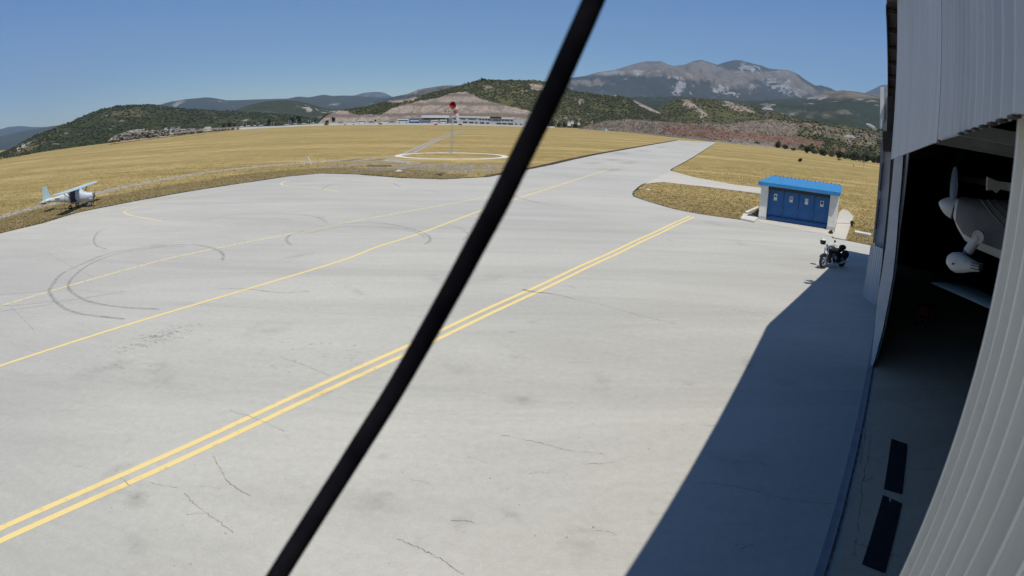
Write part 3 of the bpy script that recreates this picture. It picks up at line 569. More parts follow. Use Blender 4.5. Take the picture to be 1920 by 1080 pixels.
# ---- dry grass tufts near the apron
SIDEP = np.array([tuple(gp(x, y).xy) for x, y in ((1558, 447), (1569, 412), (1573, 396), (1580, 390), (1594, 395), (1604, 407), (1600, 419), (1591, 438), (1588, 453))])
def tufts(name, n, region, hmin, hmax, label, cols):
    pts = []
    while len(pts) < n:
        x = random.uniform(region[0], region[2]); y = random.uniform(region[1], region[3]); p = gp(x, y, -.05)
        if p.length > 150 or p.y < 0 or random.random() < (p.length-60)/100: continue
        pts.append(p)
    P = np.array([tuple(p) for p in pts]); k = ~inside(P[:, 0], P[:, 1], APR)&~inside(P[:, 0], P[:, 1], SIDEP); P = P[k]; n = len(P); B = 5
    ang = RNG.uniform(0, 6.28, (n, B)); lean = RNG.uniform(.1, .7, (n, B)); h = RNG.uniform(hmin, hmax, (n, B)); wd = RNG.uniform(.015, .04, (n, B)); off = RNG.normal(0, .07, (n, B, 2))
    bx = P[:, None, 0]+off[..., 0]; by = P[:, None, 1]+off[..., 1]; z0 = np.full_like(bx, -.06)
    a = np.stack([bx-wd*np.sin(ang), by+wd*np.cos(ang), z0], -1); b = np.stack([bx+wd*np.sin(ang), by-wd*np.cos(ang), z0], -1)
    c = np.stack([bx+np.cos(ang)*lean*h, by+np.sin(ang)*lean*h, z0+h], -1)
    V = np.stack([a, b, c], 2).reshape(-1, 3); F = np.arange(len(V)).reshape(-1, 3); C = np.asarray(cols)[RNG.integers(0, len(cols), n)]*RNG.uniform(.7, 1.3, (n, 1)); C = np.repeat(C, B*3, 0)
    o = npmesh(name, V, F, M['scrub2'], attrs={'tint': C}); tag(o, label, 'grass', kind='stuff')
t = NT('straw'); t.base(t.attr('tint', True), .9, 0, .1); M['scrub2'] = t.m
ST = [(.40, .30, .13), (.50, .38, .17), (.34, .26, .11), (.27, .23, .09), (.32, .24, .12)]
tufts('field_grass', 30000, (-40, 306, 1000, 440), .04, .12, 'dry straw-coloured grass along the left edge of the apron', ST)
tufts('verge_grass', 17000, (1180, 312, 1660, 470), .04, .13, 'dry yellow grass around the blue-doored shed', ST)
r = Rib()                                                       # painted edge shade round the grass island and the right-hand field
for l in ([(1188, 361), (1194, 370), (1251, 388), (1306, 400), (1389, 412)], [(1188, 360), (1209, 344.5), (1241, 340.5), (1306, 347), (1424, 362)], [(1343, 267.5), (1300, 294.5), (1257.5, 320.5), (1300, 332.5), (1376, 346), (1428, 352)], [(1584, 450), (1631, 459.5)]):
    r.ribbon(spline([gp(*p, 0) for p in l]), .22, .0035)
r.build('edge_line', M['shade_edge'])
# ================================================================ HANGAR
t = NT('grey_cladding'); v = t.coord('pos'); f = t.noise(t.coord('pos', (1, 1, .12)), 1.6, 6, .66); f2 = t.noise(v, 7, 5, .7)
c = t.mix(t.ramp(f, [(.35, 0.), (.7, 1.)]), (.52, .535, .55), (.40, .42, .435)); c = t.mix(t.ramp(f2, [(.6, 0.), (.8, .5)]), c, (.26, .27, .26))
t.bump(f, .15, .02); M['sheet'] = t.base(c, .5, .1, .4)
t = NT('door_leaf_sheet'); f = t.noise(t.coord('pos', (1, 1, .06)), 5, 6, .7); f2 = t.noise(t.coord('pos'), 9, 6, .75); c = t.mix(t.ramp(f, [(.35, 0.), (.7, 1.)]), (.72, .695, .62), (.56, .55, .50)); c = t.mix(t.ramp(f2, [(.60, 0.), (.78, .6)]), c, (.34, .30, .24)); t.bump(f2, .2, .01); M['leaf'] = t.base(c, .5, .1, .4)
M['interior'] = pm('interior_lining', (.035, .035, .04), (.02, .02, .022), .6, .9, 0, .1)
RIDGE = 13.5*K
def zr(l): return 8.1*K-(.17 if l < RIDGE else .228)*abs(l-RIDGE)
def ev(l): return -.26*K if l >= RIDGE else -.26*K+.034*(RIDGE-l)
def zbot(l):
    a, b = 3.8*K, 13.0*K
    return CAMH+.134*K if l < a else CAMH+.134*K+(-.225*K)*(l-a)/(b-a)
def nfr(l, dn=0):                                               # outline of the gable cladding, bowed outwards towards the ridge
    a, b = 3.8*K, 13.0*K; return (.3*K if l < a else .3*K-.315*K*(l-a)/(b-a))+dn
def corr(name, l0, l1, nf, zb, zt, pitch, depth, mat, parent, k=1):
    m = MB(); L = l0; prof = []
    while L < l1:
        for u, dd in ((0, 0), (.20, 0), (.23, depth*.3), (.27, depth*.3), (.30, 0), (.58, 0), (.66, depth), (.80, depth), (.88, 0)):
            if L+u*pitch <= l1: prof.append((L+u*pitch, dd))
        L += pitch
    vs = []; fs = []
    for l, dd in prof: vs += [hw(l, nf(l)-dd, zb(l)), hw(l, nf(l)-dd, zt(l))]
    n = len(prof)
    for l, dd in prof: vs += [hw(l, nf(l)-dd+.012, zb(l)), hw(l, nf(l)-dd+.012, zt(l))]
    for i in range(n-1):
        a = 2*i; b = 2*n+2*i; fs += [(a, a+2, a+3, a+1), (b, b+1, b+3, b+2), (a, b, b+2, a+2), (a+1, a+3, b+3, b+1)]
    fs += [(0, 1, 2*n+1, 2*n), (2*n-2, 4*n-2, 4*n-1, 2*n-1)]
    return m.add(vs, fs).build(name, mat, parent)
hg = empty('hangar', hw(0, .45, 0), 0, 'tall grey corrugated metal hangar standing open along the right side', 'hangar')
def P0(o): o.parent = hg; o.matrix_parent_inverse = Matrix.Translation(hg.location).inverted(); return o
WN = .38*K
P0(corr('gable_cladding', -1.3*K, 3.8*K, nfr, zbot, zr, .2, .03, M['sheet'], None))
P0(corr('gable_cladding', 3.8*K+.03, 13.0*K, lambda l: nfr(l, .0), zbot, zr, .33, .012, M['sheet'], None))
for l in (1.45, 1.62, 1.78, 1.95, 2.15, 2.35, 2.6):                # sheets lapped over each other at the lower edge
    P0(MB().box(hw(l*K, .288*K, zbot(0)-.003), (.025, .09, .008), Matrix.Rotation(-AZ, 3, 'Z')).build('sheet_lap', M['dark_steel']))
P0(MB().bar(hw(3.8*K, .285*K, zbot(0)-.01), hw(3.8*K, .285*K, zr(3.8*K)-.3), .02, .02).build('sheet_joint', M['dark_steel']))
P0(corr('front_wall', -1.3*K, -.1*K, lambda l: WN+.05, lambda l: 0, zr, .2, .03, M['sheet'], None))
P0(corr('front_wall', 13.95*K, 28.4*K, lambda l: WN, lambda l: 0, zr, .25, .03, M['sheet'], None))
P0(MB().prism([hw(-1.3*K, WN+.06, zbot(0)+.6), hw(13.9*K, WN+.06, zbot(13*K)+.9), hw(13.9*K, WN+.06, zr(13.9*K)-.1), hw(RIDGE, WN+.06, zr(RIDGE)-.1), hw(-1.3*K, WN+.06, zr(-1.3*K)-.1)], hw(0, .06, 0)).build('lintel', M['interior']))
NB = 22
ro = MB(); th = .12; e0 = -.26*K
for a, b in ((-1.36*K, RIDGE), (RIDGE, 28.5*K)):
    ro.loft([[hw(a, ev(a), zr(a)+.003), hw(b, ev(b), zr(b)+.003), hw(b, ev(b), zr(b)+th), hw(a, ev(a), zr(a)+th)], [hw(a, NB, zr(a)+.003), hw(b, NB, zr(b)+.003), hw(b, NB, zr(b)+th), hw(a, NB, zr(a)+th)]])
ro = P0(ro.build('roof', M['dark_steel']))
for i in range(15):
    l = RIDGE+.4+i*1.05*K; P0(MB().bar(hw(l, e0+.03, zr(l)-.07), hw(l, .24*K, zr(l)-.07), .09, .12).build('verge_batten', M['dark_steel']))
m = MB().bar(hw(RIDGE+.3, e0-.012, zr(RIDGE+.3)-.02), hw(28.5*K, e0-.012, zr(28.5*K)-.02), .03, .22)
P0(m.build('verge_board', M['dark_steel']))
for l in (-1.3*K, 28.4*K):
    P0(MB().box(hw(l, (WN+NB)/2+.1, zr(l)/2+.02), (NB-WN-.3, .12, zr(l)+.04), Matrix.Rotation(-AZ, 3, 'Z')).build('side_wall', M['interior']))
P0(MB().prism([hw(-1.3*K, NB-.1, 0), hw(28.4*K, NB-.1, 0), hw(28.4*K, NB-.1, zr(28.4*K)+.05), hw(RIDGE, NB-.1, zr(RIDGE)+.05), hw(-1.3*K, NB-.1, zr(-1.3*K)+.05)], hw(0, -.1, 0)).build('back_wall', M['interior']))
for n_ in (3.2, 7, 11, 15):                                     # roof frames seen through the opening
    m = MB(); 
    for a, b in ((4*K, RIDGE), (RIDGE, 28.2*K)): m.bar(hw(a, n_, zr(a)-.45), hw(b, n_, zr(b)-.45), .16, .3)
    m.bar(hw(4*K, n_, 4.75*K), hw(28.0*K, n_, 4.3*K), .12, .2)
    P0(m.build('roof_frame', M['grey']))
for l in (5, 8, 11, 14):
    P0(MB().bar(hw(l*K, .6, 5.0*K+l*.02), hw(l*K, 20, 5.0*K+l*.02), .08, .12).build('purlin', M['grey']))
# door leaves
dl = P0(corr('door_leaf', -2.0*K, 1.74*K, lambda l: WN+.02, lambda l: .06, lambda l: zbot(l)+.3, .15, .055, M['leaf'], None)); tag(dl, 'wide corrugated door leaf with raised vertical ribs, closest to the viewer')
P0(MB().bar(hw(1.745*K, WN+.0, .05), hw(1.745*K, WN+.0, zbot(0)+.25), .03, .05).build('door_edge', M['galv']))
for l, z in ((.95*K, 1.9*K), (1.12*K, 3.05*K)): P0(MB().lathe([(0, .022), (.012, .024)], hw(0, -1, 0), hw(l, WN-.05, z), 10).build('bolt', M['black']))
M['post'] = pm('post_paint', (.84, .86, .85), (.70, .73, .73), 2, .5)
def post(name, left, right, l, depth, mat, lab=None):
    P = [atl(x, y, l) for x, y in left]+[atl(x, y, l) for x, y in reversed(right)]
    o = P0(MB().prism(P, Vector((UX, UY, 0))*depth).build(name, mat)); tag(o, lab); return o
post('door_post', [(1677, 285), (1676, 300), (1666.5, 400), (1660, 467), (1644, 569), (1632.6, 684)], [(1693, 285), (1692.6, 300), (1684, 400), (1674, 518), (1655, 619), (1636.5, 686)], 13.8*K, .25, M['post'], 'pale flat door post')
post('frame_strip', [(1693.5, 285), (1693, 300), (1684.6, 400), (1674.6, 518), (1655.6, 619), (1637, 688)], [(1696, 285), (1695.5, 300), (1687.3, 400), (1676, 518), (1657, 619), (1638, 690)], 13.88*K, .12, M['black'])
post('frame_strip', [(1696, 285), (1695.5, 300), (1687.3, 400), (1676, 518), (1657, 619), (1638, 688)], [(1700.5, 285), (1700, 300), (1691, 400), (1678.5, 518), (1659.5, 619), (1639.6, 690)], 13.95*K, .10, M['galv'])
post('open_leaf', [(1656.5, 283), (1656.3, 300), (1650, 380), (1640, 455), (1634, 500), (1619, 640)], [(1671, 285), (1669.5, 300), (1665, 365), (1655.6, 467), (1650, 500), (1634, 640)], 20.6*K, 3.0, M['sheet'], 'grey door leaf pushed open, seen end-on')
post('leaf_frame', [(1651, 262), (1650, 300), (1645, 365), (1640, 418.5), (1636, 457), (1630, 500)], [(1656.5, 262), (1656.2, 300), (1650, 380), (1640, 455), (1637, 458), (1631, 500)], 20.5*K, .2, M['grey'])
post('hinge_gap', [(1653.7, 306), (1649, 357)], [(1656.6, 306), (1651.8, 357)], 20.4*K, .05, M['black'])
post('hinge_gap', [(1648, 374), (1641.2, 430)], [(1650.4, 374), (1643.9, 430)], 20.4*K, .05, M['black'])
post('dark_gap_box', [(1655, 246), (1655.5, 283)], [(1676, 246), (1671.5, 283)], 17*K, 9*K, M['dark_steel'])  # dark boxes put in to fill the shaded gap below the verge
post('dark_gap_box', [(1664, 180), (1663, 246)], [(1676, 180), (1676, 246)], 19*K, .5, M['dark_steel'])
post('gap_shade', [(1671, 283), (1669.8, 300), (1655.8, 467), (1648, 540)], [(1678, 283), (1676, 300), (1660, 467), (1652, 540)], 18*K, .1, M['black'])  # black sheet standing in for the shade between leaf and post
# low corrugated windbreak in front of the open leaf
wb = MB(); a0, a1, b0, b1 = gp(1618, 557), gp(1643, 575), atr(1634, 458, gp(1618, 557).xy.length), atr(1661.5, 469, gp(1643, 575).xy.length)
vs = []; n = 60
for i in range(n+1):
    s = i/n; w_ = .035*math.cos(i/n*2*math.pi*7); nn = Vector((a1-a0)).cross(Vector((0, 0, 1))).normalized()*w_
    vs += [a0.lerp(a1, s)+nn, b0.lerp(b1, s)+nn]
vs += [v+Vector((a1-a0)).cross(Vector((0, 0, 1))).normalized()*-.02 for v in vs[:2*n+2]]
q = 2*n+2; fs = []
for i in range(n): a = 2*i; fs += [(a, a+2, a+3, a+1), (q+a, q+a+1, q+a+3, q+a+2), (a, q+a, q+a+2, a+2), (a+1, a+3, q+a+3, q+a+1)]
fs += [(0, 1, q+1, q), (2*n, q+2*n, q+2*n+1, 2*n+1)]
o = wb.add(vs, fs).build('windbreak_panel', M['sheet']); tag(o, 'low wavy corrugated sheet standing at the foot of the far hangar door', 'panel')
# door rail let into the ground, rubble gap and floor
m = MB().box(hw(13*K, .275*K, .012), (.12*K, 30*K, .022), Matrix.Rotation(-AZ, 3, 'Z')); m.box(hw(13*K, .335*K, .03), (.018, 30*K, .05), Matrix.Rotation(-AZ, 3, 'Z'))
P0(m.build('door_rail', M['grey']))
r = Rib(); r.ribbon([hw(l*.5*K-1, .365*K+random.uniform(-.012, .012), .0075) for l in range(56)], lambda t: .07); o = r.build('rail_groove', M['stain2'] if 'stain2' in M else M['crack'], 'structure')
m = MB(); P = [hw(l*.25*K-1, .44*K+random.uniform(-.02, .03), .008) for l in range(118)]+[hw(28*K, NB-.1, .008), hw(-1, NB-.1, .008)]
o = m.prism(P, (0, 0, .006)).build('hangar_floor', M['floor']); tag(o, kind='structure')
r = Rib()
def crf(l, w):
    P = spline([gp(x, y, .02) for x, y in l], 8); r.ribbon([p+Vector((random.gauss(0, .012), random.gauss(0, .012), 0)) for p in P], w)
for l in ([(1645, 745), (1680, 752), (1730, 770)], [(1625, 855), (1680, 875), (1750, 880)], [(1600, 1015), (1640, 1030), (1690, 1045)], [(1612, 905), (1640, 895)], [(1632, 815), (1629, 850), (1618, 900), (1612, 960), (1600, 1040)], [(1625, 800), (1620, 830), (1612, 870)]): crf(l, .03)
r.build('floor_cracks', M['crack'])
# mats
def mat_obj(corners, lab):
    P = [gp(x, y, .016) for x, y in corners]; c = sum(P, Vector())/4; m = MB()
    m.prism([p-c for p in P], (0, 0, .014)); d = (P[3]-P[0]); 
    o = m.build('rubber_mat', M['black'], loc=c); tag(o, lab, 'mat', 'black rubber mats inside the hangar doorway'); return o
mat_obj([(1671, 823), (1701, 834), (1691, 927), (1657, 917)], 'shorter black rubber mat, farther of the two on the hangar floor')
o = mat_obj([(1655, 929), (1691, 945), (1659, 1075), (1616, 1058)], 'longer black rubber mat nearest the bottom of the picture on the hangar floor')
lb = Rib(); c = gp(1669, 937, .0305); lb.disc(c, .07, .016, 1.0, .032, 10)
lo = lb.build('label_strip', M['kerb'], None); lo.parent = o; lo.matrix_parent_inverse = Matrix.Translation(o.location).inverted()
# ================================================================ HUNG AIRCRAFT
ac = empty('aircraft', atl(1795, 378, 8*K), 0, 'white light aircraft under a grey cover hanging nose-out in the dark hangar', 'aircraft')
def PA(o, par=None):
    o.parent = par or ac; o.matrix_parent_inverse = Matrix.Translation(ac.location).inverted(); return o
tip = atl(1760.5, 379, 7.9*K); bas = atl(1789, 390.5, 7.85*K); ax = (bas-tip).normalized(); rb = .135*K; SL = (bas-tip).length
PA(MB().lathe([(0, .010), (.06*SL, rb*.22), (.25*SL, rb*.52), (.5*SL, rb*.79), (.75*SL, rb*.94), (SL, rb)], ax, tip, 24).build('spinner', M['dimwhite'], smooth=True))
b0 = tip+ax*(SL+.02)
PA(MB().lathe([(0, rb*1.02), (.02, rb*1.06), (.035, rb*1.02)], ax, b0-ax*.02, 24).build('spinner_ring', M['black'], smooth=True))
ax2 = (Vector((ax.x, ax.y, 0)).normalized()*.95+Vector((-UX, -UY, 0))*.16+Vector((0, 0, .02))).normalized()
up = Vector((0, 0, 1)); sd = ax2.cross(up).normalized(); upp = sd.cross(ax2)
def ring(t, w_, h_, dz, n=20, sq=.8):
    c = b0+ax2*t+upp*dz; out = []
    for k in range(n):
        a = 2*math.pi*k/n; cc, ss = math.cos(a), math.sin(a); cc = math.copysign(abs(cc)**sq, cc); ss = math.copysign(abs(ss)**sq, ss); out.append(c+sd*w_*cc+upp*h_*ss)
    return out
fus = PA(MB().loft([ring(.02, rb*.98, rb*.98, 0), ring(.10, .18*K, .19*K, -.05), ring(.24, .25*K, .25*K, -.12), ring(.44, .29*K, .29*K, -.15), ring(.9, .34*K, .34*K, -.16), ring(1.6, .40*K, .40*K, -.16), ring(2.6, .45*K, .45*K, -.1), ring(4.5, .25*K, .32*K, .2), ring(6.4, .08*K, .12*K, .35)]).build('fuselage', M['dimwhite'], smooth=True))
cv = []
for t_, w_, h_, dz in ((.08, .18, .19, -.035), (.24, .268, .268, -.12), (.44, .308, .308, -.15), (.9, .358, .358, -.16), (1.6, .418, .418, -.16), (2.6, .468, .468, -.1), (3.4, .42, .44, .0)):
    c = b0+ax2*t_+upp*dz; row = []
    for k in range(25):
        a = math.pi*(-.16+1.32*k/24); wob = 1+.012*math.sin(9*a+t_*7)+random.uniform(-.006, .008); ca, sa = math.copysign(abs(math.cos(a))**.8, math.cos(a)), math.copysign(abs(math.sin(a))**.8, math.sin(a)); row.append(c+sd*w_*K*ca*wob+upp*h_*K*sa*wob)
    cv.append(row)
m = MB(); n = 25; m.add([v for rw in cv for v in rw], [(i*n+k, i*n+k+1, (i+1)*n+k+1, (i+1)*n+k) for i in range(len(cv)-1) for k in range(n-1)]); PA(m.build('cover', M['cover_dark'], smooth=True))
m = MB()
for a, b in (((1840, 374), (1884, 425)), ((1852, 374), (1886, 408)), ((1866, 374), (1888, 395))):
    pa, pb = atl(*a, 7.0*K), atl(*b, 6.6*K); m.tube([pa, pa.lerp(pb, .5)+upp*-.02, pb], .012, 6)
PA(m.build('tie_cord', M['black']))
root, tipb = atl(1786.5, 380, 7.8*K), atl(1791, 313, 7.8*K); rg = []
for t_, w_, th_ in ((0, .045, .03), (.2, .085, .024), (.5, .095, .016), (.85, .06, .010), (1.0, .028, .008)):
    c = root.lerp(tipb, t_); sdv = Vector((UX, UY, 0)); fw = ax*th_; tw = Vector((NX, NY, 0))*w_*K*.6+sdv*w_*.3; fw = sdv*th_; rg.append([c+tw, c+fw, c-tw, c-fw])
PA(MB().loft(rg).build('propeller_blade', M['blue_prop'], smooth=True))
hub = atl(1834, 444, 7.1*K); whl = atl(1803, 489, 7.15*K); md = hub.lerp(whl, .62)
lg = PA(MB().tube([hub, md], .062*K, 14).build('landing_leg', M['dimwhite'], smooth=True)); PA(MB().tube([md, hub.lerp(whl, .86)], .05*K, 10).build('shock_strut', M['navy'], smooth=True))
PA(MB().lathe([(-.06, .075*K), (.06, .075*K)], ax.cross(up).normalized(), hub, 18).build('leg_fairing', M['dimwhite'], smooth=True))
wa = (atl(1837, 502, 6.9*K)-atl(1776, 487, 7.2*K)); o0 = atl(1776, 487, 7.2*K); L_ = wa.length; wa.normalize(); ws = wa.cross(up).normalized(); wu = ws.cross(wa)
rg = []
for t_, w_, h_ in ((0, .02, .02), (.04, .05, .06), (.15, .075, .10), (.33, .085, .12), (.52, .08, .105), (.72, .065, .075), (.92, .05, .052), (1.02, .042, .044)):
    c = o0+wa*t_*L_; rg.append([c+ws*w_*K*math.cos(2*math.pi*k/14)+wu*h_*K*math.sin(2*math.pi*k/14) for k in range(14)])
wp = PA(MB().loft(rg).build('wheel_fairing', M['dimwhite'], smooth=True))
m = MB()
for dz in (-.02, .012, .04): m.box(o0+wa*L_*.93+wu*dz*K+ws*.0, (.14, .13*K, .010), Matrix((wa, ws, wu)).transposed())
PA(m.build('slot', M['black'])); PA(MB().lathe([(-.11*K, .012), (.11*K, .012)], ws, o0+wa*L_*.32-wu*.02, 8).build('axle_bolt', M['black']))
P = [atl(x, y, 7.4*K) for x, y in ((1852, 332), (1889, 348), (1890, 358), (1876, 355), (1869, 362), (1862, 356), (1851, 357))]
PA(MB().prism(P, ax*.0+Vector((UX, UY, 0))*.12).build('wing_root', M['grey']))
# ================================================================ SECOND AIRCRAFT on the hangar floor
a2 = empty('parked_aircraft', hw(13*K, 5*K, 0), 0, 'dim aircraft parked deep in the hangar, only its pale wing edge catching light', 'aircraft')
def PB(o): o.parent = a2; o.matrix_parent_inverse = Matrix.Translation(a2.location).inverted(); return o
A = gp(1746, 531, 2.2); B = gp(1858, 580, 2.15); d = (B-A); d2 = d.normalized(); e = A+d2*7.0; bk = Vector((d2.y, -d2.x, 0)).normalized()
if bk.dot(Vector((UX, UY, 0))) < 0: bk = -bk
rg = []
for t_ in (0, .03, .1, .5, .9, 1):
    c = A.lerp(e, t_); s_ = .35 if t_ in (0, 1) else (.8 if t_ == .03 else 1); rg.append([c, c+bk*.08*s_+up*.06*s_, c+bk*.5*s_+up*.10*s_, c+bk*1.35*s_+up*.02, c+bk*.5*s_-up*.04*s_, c+bk*.08*s_-up*.03*s_])
PB(MB().loft(rg).build('wing', M['mint'], smooth=True))
c = A.lerp(e, .5)-up*.5; rg = []
for t_, q_ in ((-1.6, .15), (-1.4, .35), (-.6, .5), (.5, .55), (1.6, .45), (3.5, .2), (4.6, .1)): rg.append([c+bk*t_+d2*q_*math.cos(2*math.pi*k/14)+up*(q_*math.sin(2*math.pi*k/14)+.04*max(0, t_)) for k in range(14)])
PB(MB().loft(rg).build('fuselage', M['grey'], smooth=True))
for s in (-1, 1):
    w_ = c+d2*s*.9+bk*.3; w_.z = .22; PB(MB().torus(w_, d2, .15, .07, 18).build('wheel', M['rubber'], smooth=True)); PB(MB().bar(w_+up*.05, c+d2*s*.4-up*.2, .05).build('landing_leg', M['grey']))
w_ = c-bk*1.2; w_.z = .2; PB(MB().torus(w_, d2, .13, .06, 18).build('nose_wheel', M['rubber'], smooth=True)); PB(MB().bar(w_, c-bk*1.15-up*.2, .05).build('nose_leg', M['grey']))
PB(MB().prism([c+bk*3.9+up*.2, c+bk*4.7+up*.2, c+bk*4.9+up*1.3, c+bk*4.4+up*1.3], d2*.06).build('fin', M['mint'])); PB(MB().box(c+bk*4.3+up*.35, (.7, 2.4, .06), Matrix((bk, d2, up)).transposed()).build('tailplane', M['mint']))
# red trolley deep inside
tg = gp(1733, 610); tr = empty('tool_trolley', tg, .4, 'small red tool trolley on the dark hangar floor', 'trolley')
MB().box((0, 0, .55), (.6, .4, .35)).box((0, 0, .25), (.6, .4, .06)).build('body', M['red_paint'], tr)
MB().tube([(-.34, -.15, .72), (-.42, -.15, .9), (-.42, .15, .9), (-.34, .15, .72)], .015).build('handle', M['chrome'], tr)
for x in (-.25, .25):
    for y in (-.16, .16):
        MB().torus((x, y, .07), (0, 1, 0), .05, .02, 14).build('wheel', M['rubber'], tr)
        MB().bar((x, y, .07), (x, y, .4), .025).build('leg', M['grey'], tr)
# ================================================================ LAMP ON THE HANGAR FRONT
L0 = 20.0*K
lp = empty('wall_lamp', atl(1654, 262, L0), 0, 'white steel bracket with a small floodlight at the far hangar corner', 'lamp')
def PL(o): o.parent = lp; o.matrix_parent_inverse = Matrix.Translation(lp.location).inverted(); return o
PL(MB().prism([atl(x, y, L0) for x, y in ((1650.8, 163), (1657.5, 163), (1657.2, 224), (1650, 258), (1649.5, 232))], Vector((UX, UY, 0))*.12).build('bracket', M['white']))
PL(MB().prism([atl(x, y, L0+.15) for x, y in ((1657.6, 163), (1663.8, 165), (1662.5, 222), (1657.3, 232))], Vector((UX, UY, 0))*.1).build('bracket_flange', M['galv']))
PL(MB().box(atl(1655, 232, L0-.1), (.10, .10, .32)).build('junction_box', M['white']))
PL(MB().bar(atl(1643, 242, L0), atl(1651, 244, L0), .03).bar(atl(1651, 244, L0), atl(1656, 243, L0), .04).build('arm', M['dark_steel']))
a, b = atl(1627, 232.5, L0-.2), atl(1643.5, 242, L0); PL(MB().bar(a, b, .26, .05).build('lamp_head', M['white']))
# ================================================================ BLUE-DOORED SHED
FL, FR = gp(1421.5, 411), gp(1563.5, 433); fx = (FR-FL); W_ = fx.length; fx.normalize(); fy = Vector((-fx.y, fx.x, 0))
if fy.y < 0: fy = -fy
_b = gp(1573.5, 413); D_ = abs((_b-FR).dot(fy)); H_ = 2.38
sh = empty('shed', (FL+FR)/2, math.atan2(fx.y, fx.x), 'small white shed with a blue lean-to roof and four blue doors', 'shed')
z0 = H_+.02; z1 = atr(1576, 347, (FR+fx*.2+fy*(D_+.1)).xy.length).z-.07; print('shed', W_, D_, z1)
X = W_/2; pw = .52; rec = .32
MB().prism([(-X, 0, 0), (-X, D_, 0), (-X, D_, z1-.02), (-X, 0, H_)], (pw, 0, 0)).build('side_wall', M['offwhite'], sh)
MB().prism([(X-pw, 0, 0), (X-pw, D_, 0), (X-pw, D_, z1-.02), (X-pw, 0, H_)], (pw, 0, 0)).build('side_wall', M['offwhite'], sh)
MB().box((0, D_-.1, H_/2+.1), (W_-2*pw-.004, .2, H_)).build('back_wall', M['offwhite'], sh)
MB().box((0, .18, H_-.12), (W_-2*pw-.004, .3, .22)).build('lintel', M['black'], sh)
for s in (-1, 1): MB().box((s*(X-pw/2), D_/2, .13), (pw+.03, D_+.03, .26)).build('plinth', M['grey_wall'], sh)
ow = W_-2*pw; dw = ow/4
MB().box((0, rec+.02, .30), (ow-.006, .05, .05)).box((0, rec+.01, .14), (ow-.006, .06, .22)).box((0, rec+.02, .40), (ow-.006, .05, .04)).build('door_sill', M['blue_door'], sh)
for i in range(4):
    x = -ow/2+dw*(i+.5); m = MB().box((0, 0, (H_-.2)/2+.12), (dw-.03, .035, H_-.62))
    g = m.build('door', M['blue_door'], sh, loc=(x, rec+.05, .06))
    s = 1 if i % 2 == 0 else -1
    m = MB()
    m.bar((-s*(dw/2-.06), -.022, H_-.55), (s*(dw/2-.08), -.022, .48), .02, .035); m.bar((s*(dw/2-.08), -.022, H_-.9), (s*(dw/2-.08), -.022, .48), .02, .03)
    for xx in (-1, 1): m.bar((xx*(dw/2-.035), -.024, .45), (xx*(dw/2-.035), -.024, H_-.45), .02, .045)
    m.build('door_brace', M['blue_door'], g)
    nh = .40 if i else .46
    nt = MB().box((0 if i else -.03, -.034, H_-.78-(0 if i else .0)), (.23, .012, nh)).build('notice', M['white'], g)
    if i == 0: MB().box((-.03, -.040, H_-.74), (.20, .008, .05)).box((-.03, -.041, H_-.70), (.09, .006, .14)).build('picture', M['black'], nt)
    else: MB().box((0, -.041, H_-.72), (.17, .006, .2)).build('picture', [M['black'], M['grey'], M['grey_wall'], M['glass']][i], nt)
rx0, rx1 = -X-.20, X+.16; y0, y1 = -.32, D_+.1
m = MB().prism([(rx0, y0, z0), (rx0, y1, z1), (rx0, y1, z1+.07), (rx0, y0, z0+.24)], (rx1-rx0, 0, 0))
rf = m.build('roof', M['blue_roof'], sh)
m = MB(); nr_ = 18
for i in range(nr_): x = rx0+.12+(rx1-rx0-.24)*i/(nr_-1); m.prism([(x-.03, y0+.03, z0+.237), (x+.03, y0+.03, z0+.237), (x+.015, y0+.03, z0+.25), (x-.015, y0+.03, z0+.25)], (0, y1-y0-.05, z1+.07-z0-.24))
m.build('roof_rib', M['blue_roof'], rf)
for i in range(nr_-1): x = rx0+.12+(rx1-rx0-.24)*(i+.5)/(nr_-1); MB().box((x, y1-.005, z1+.085), (.13, .03, .045)).build('ridge_filler', M['black'], rf)
# concrete round the shed
def slab(name, pxs, z0_, th_, mat, lab=None, cat=None, kind=None):
    P = [gp(x, y, z0_) for x, y in pxs]; o = MB().prism(P, (0, 0, th_)).build(name, mat); tag(o, lab, cat, kind=kind); return o
slab('shed_apron', [(1420, 412), (1425, 404), (1562, 428), (1566, 446), (1546, 440.5), (1480, 428), (1425, 418)], -.02, .035, M['path'], kind='structure')
slab('side_path', [(1563, 447), (1565, 432), (1570, 412), (1573, 400), (1580, 393), (1591, 397), (1600, 407), (1597, 417), (1590, 436), (1585, 451)], -.05, .062, M['path'], kind='structure')
slab('side_path', [(1569, 418.2), (1598, 418.8), (1597.6, 420), (1569, 419.4)], .0, .02, M['grey'], kind='structure')
slab('concrete_ramp', [(1388, 413), (1394, 403), (1411, 406), (1421, 412), (1414, 418.5)], -.02, .14, M['kerb'], 'pale concrete ramp block at the left front corner of the shed', 'ramp')
slab('low_kerb', [(1396, 402), (1421, 391), (1422, 394), (1400, 404.5)], -.05, .22, M['kerb'], 'thin pale kerb running up to the left shed wall', 'kerb')
slab('concrete_beam', [(1603, 436), (1633, 441.5), (1632, 445), (1602, 439)], -.05, .16, M['kerb'], 'pale concrete beam lying in the grass beside the hangar', 'beam')
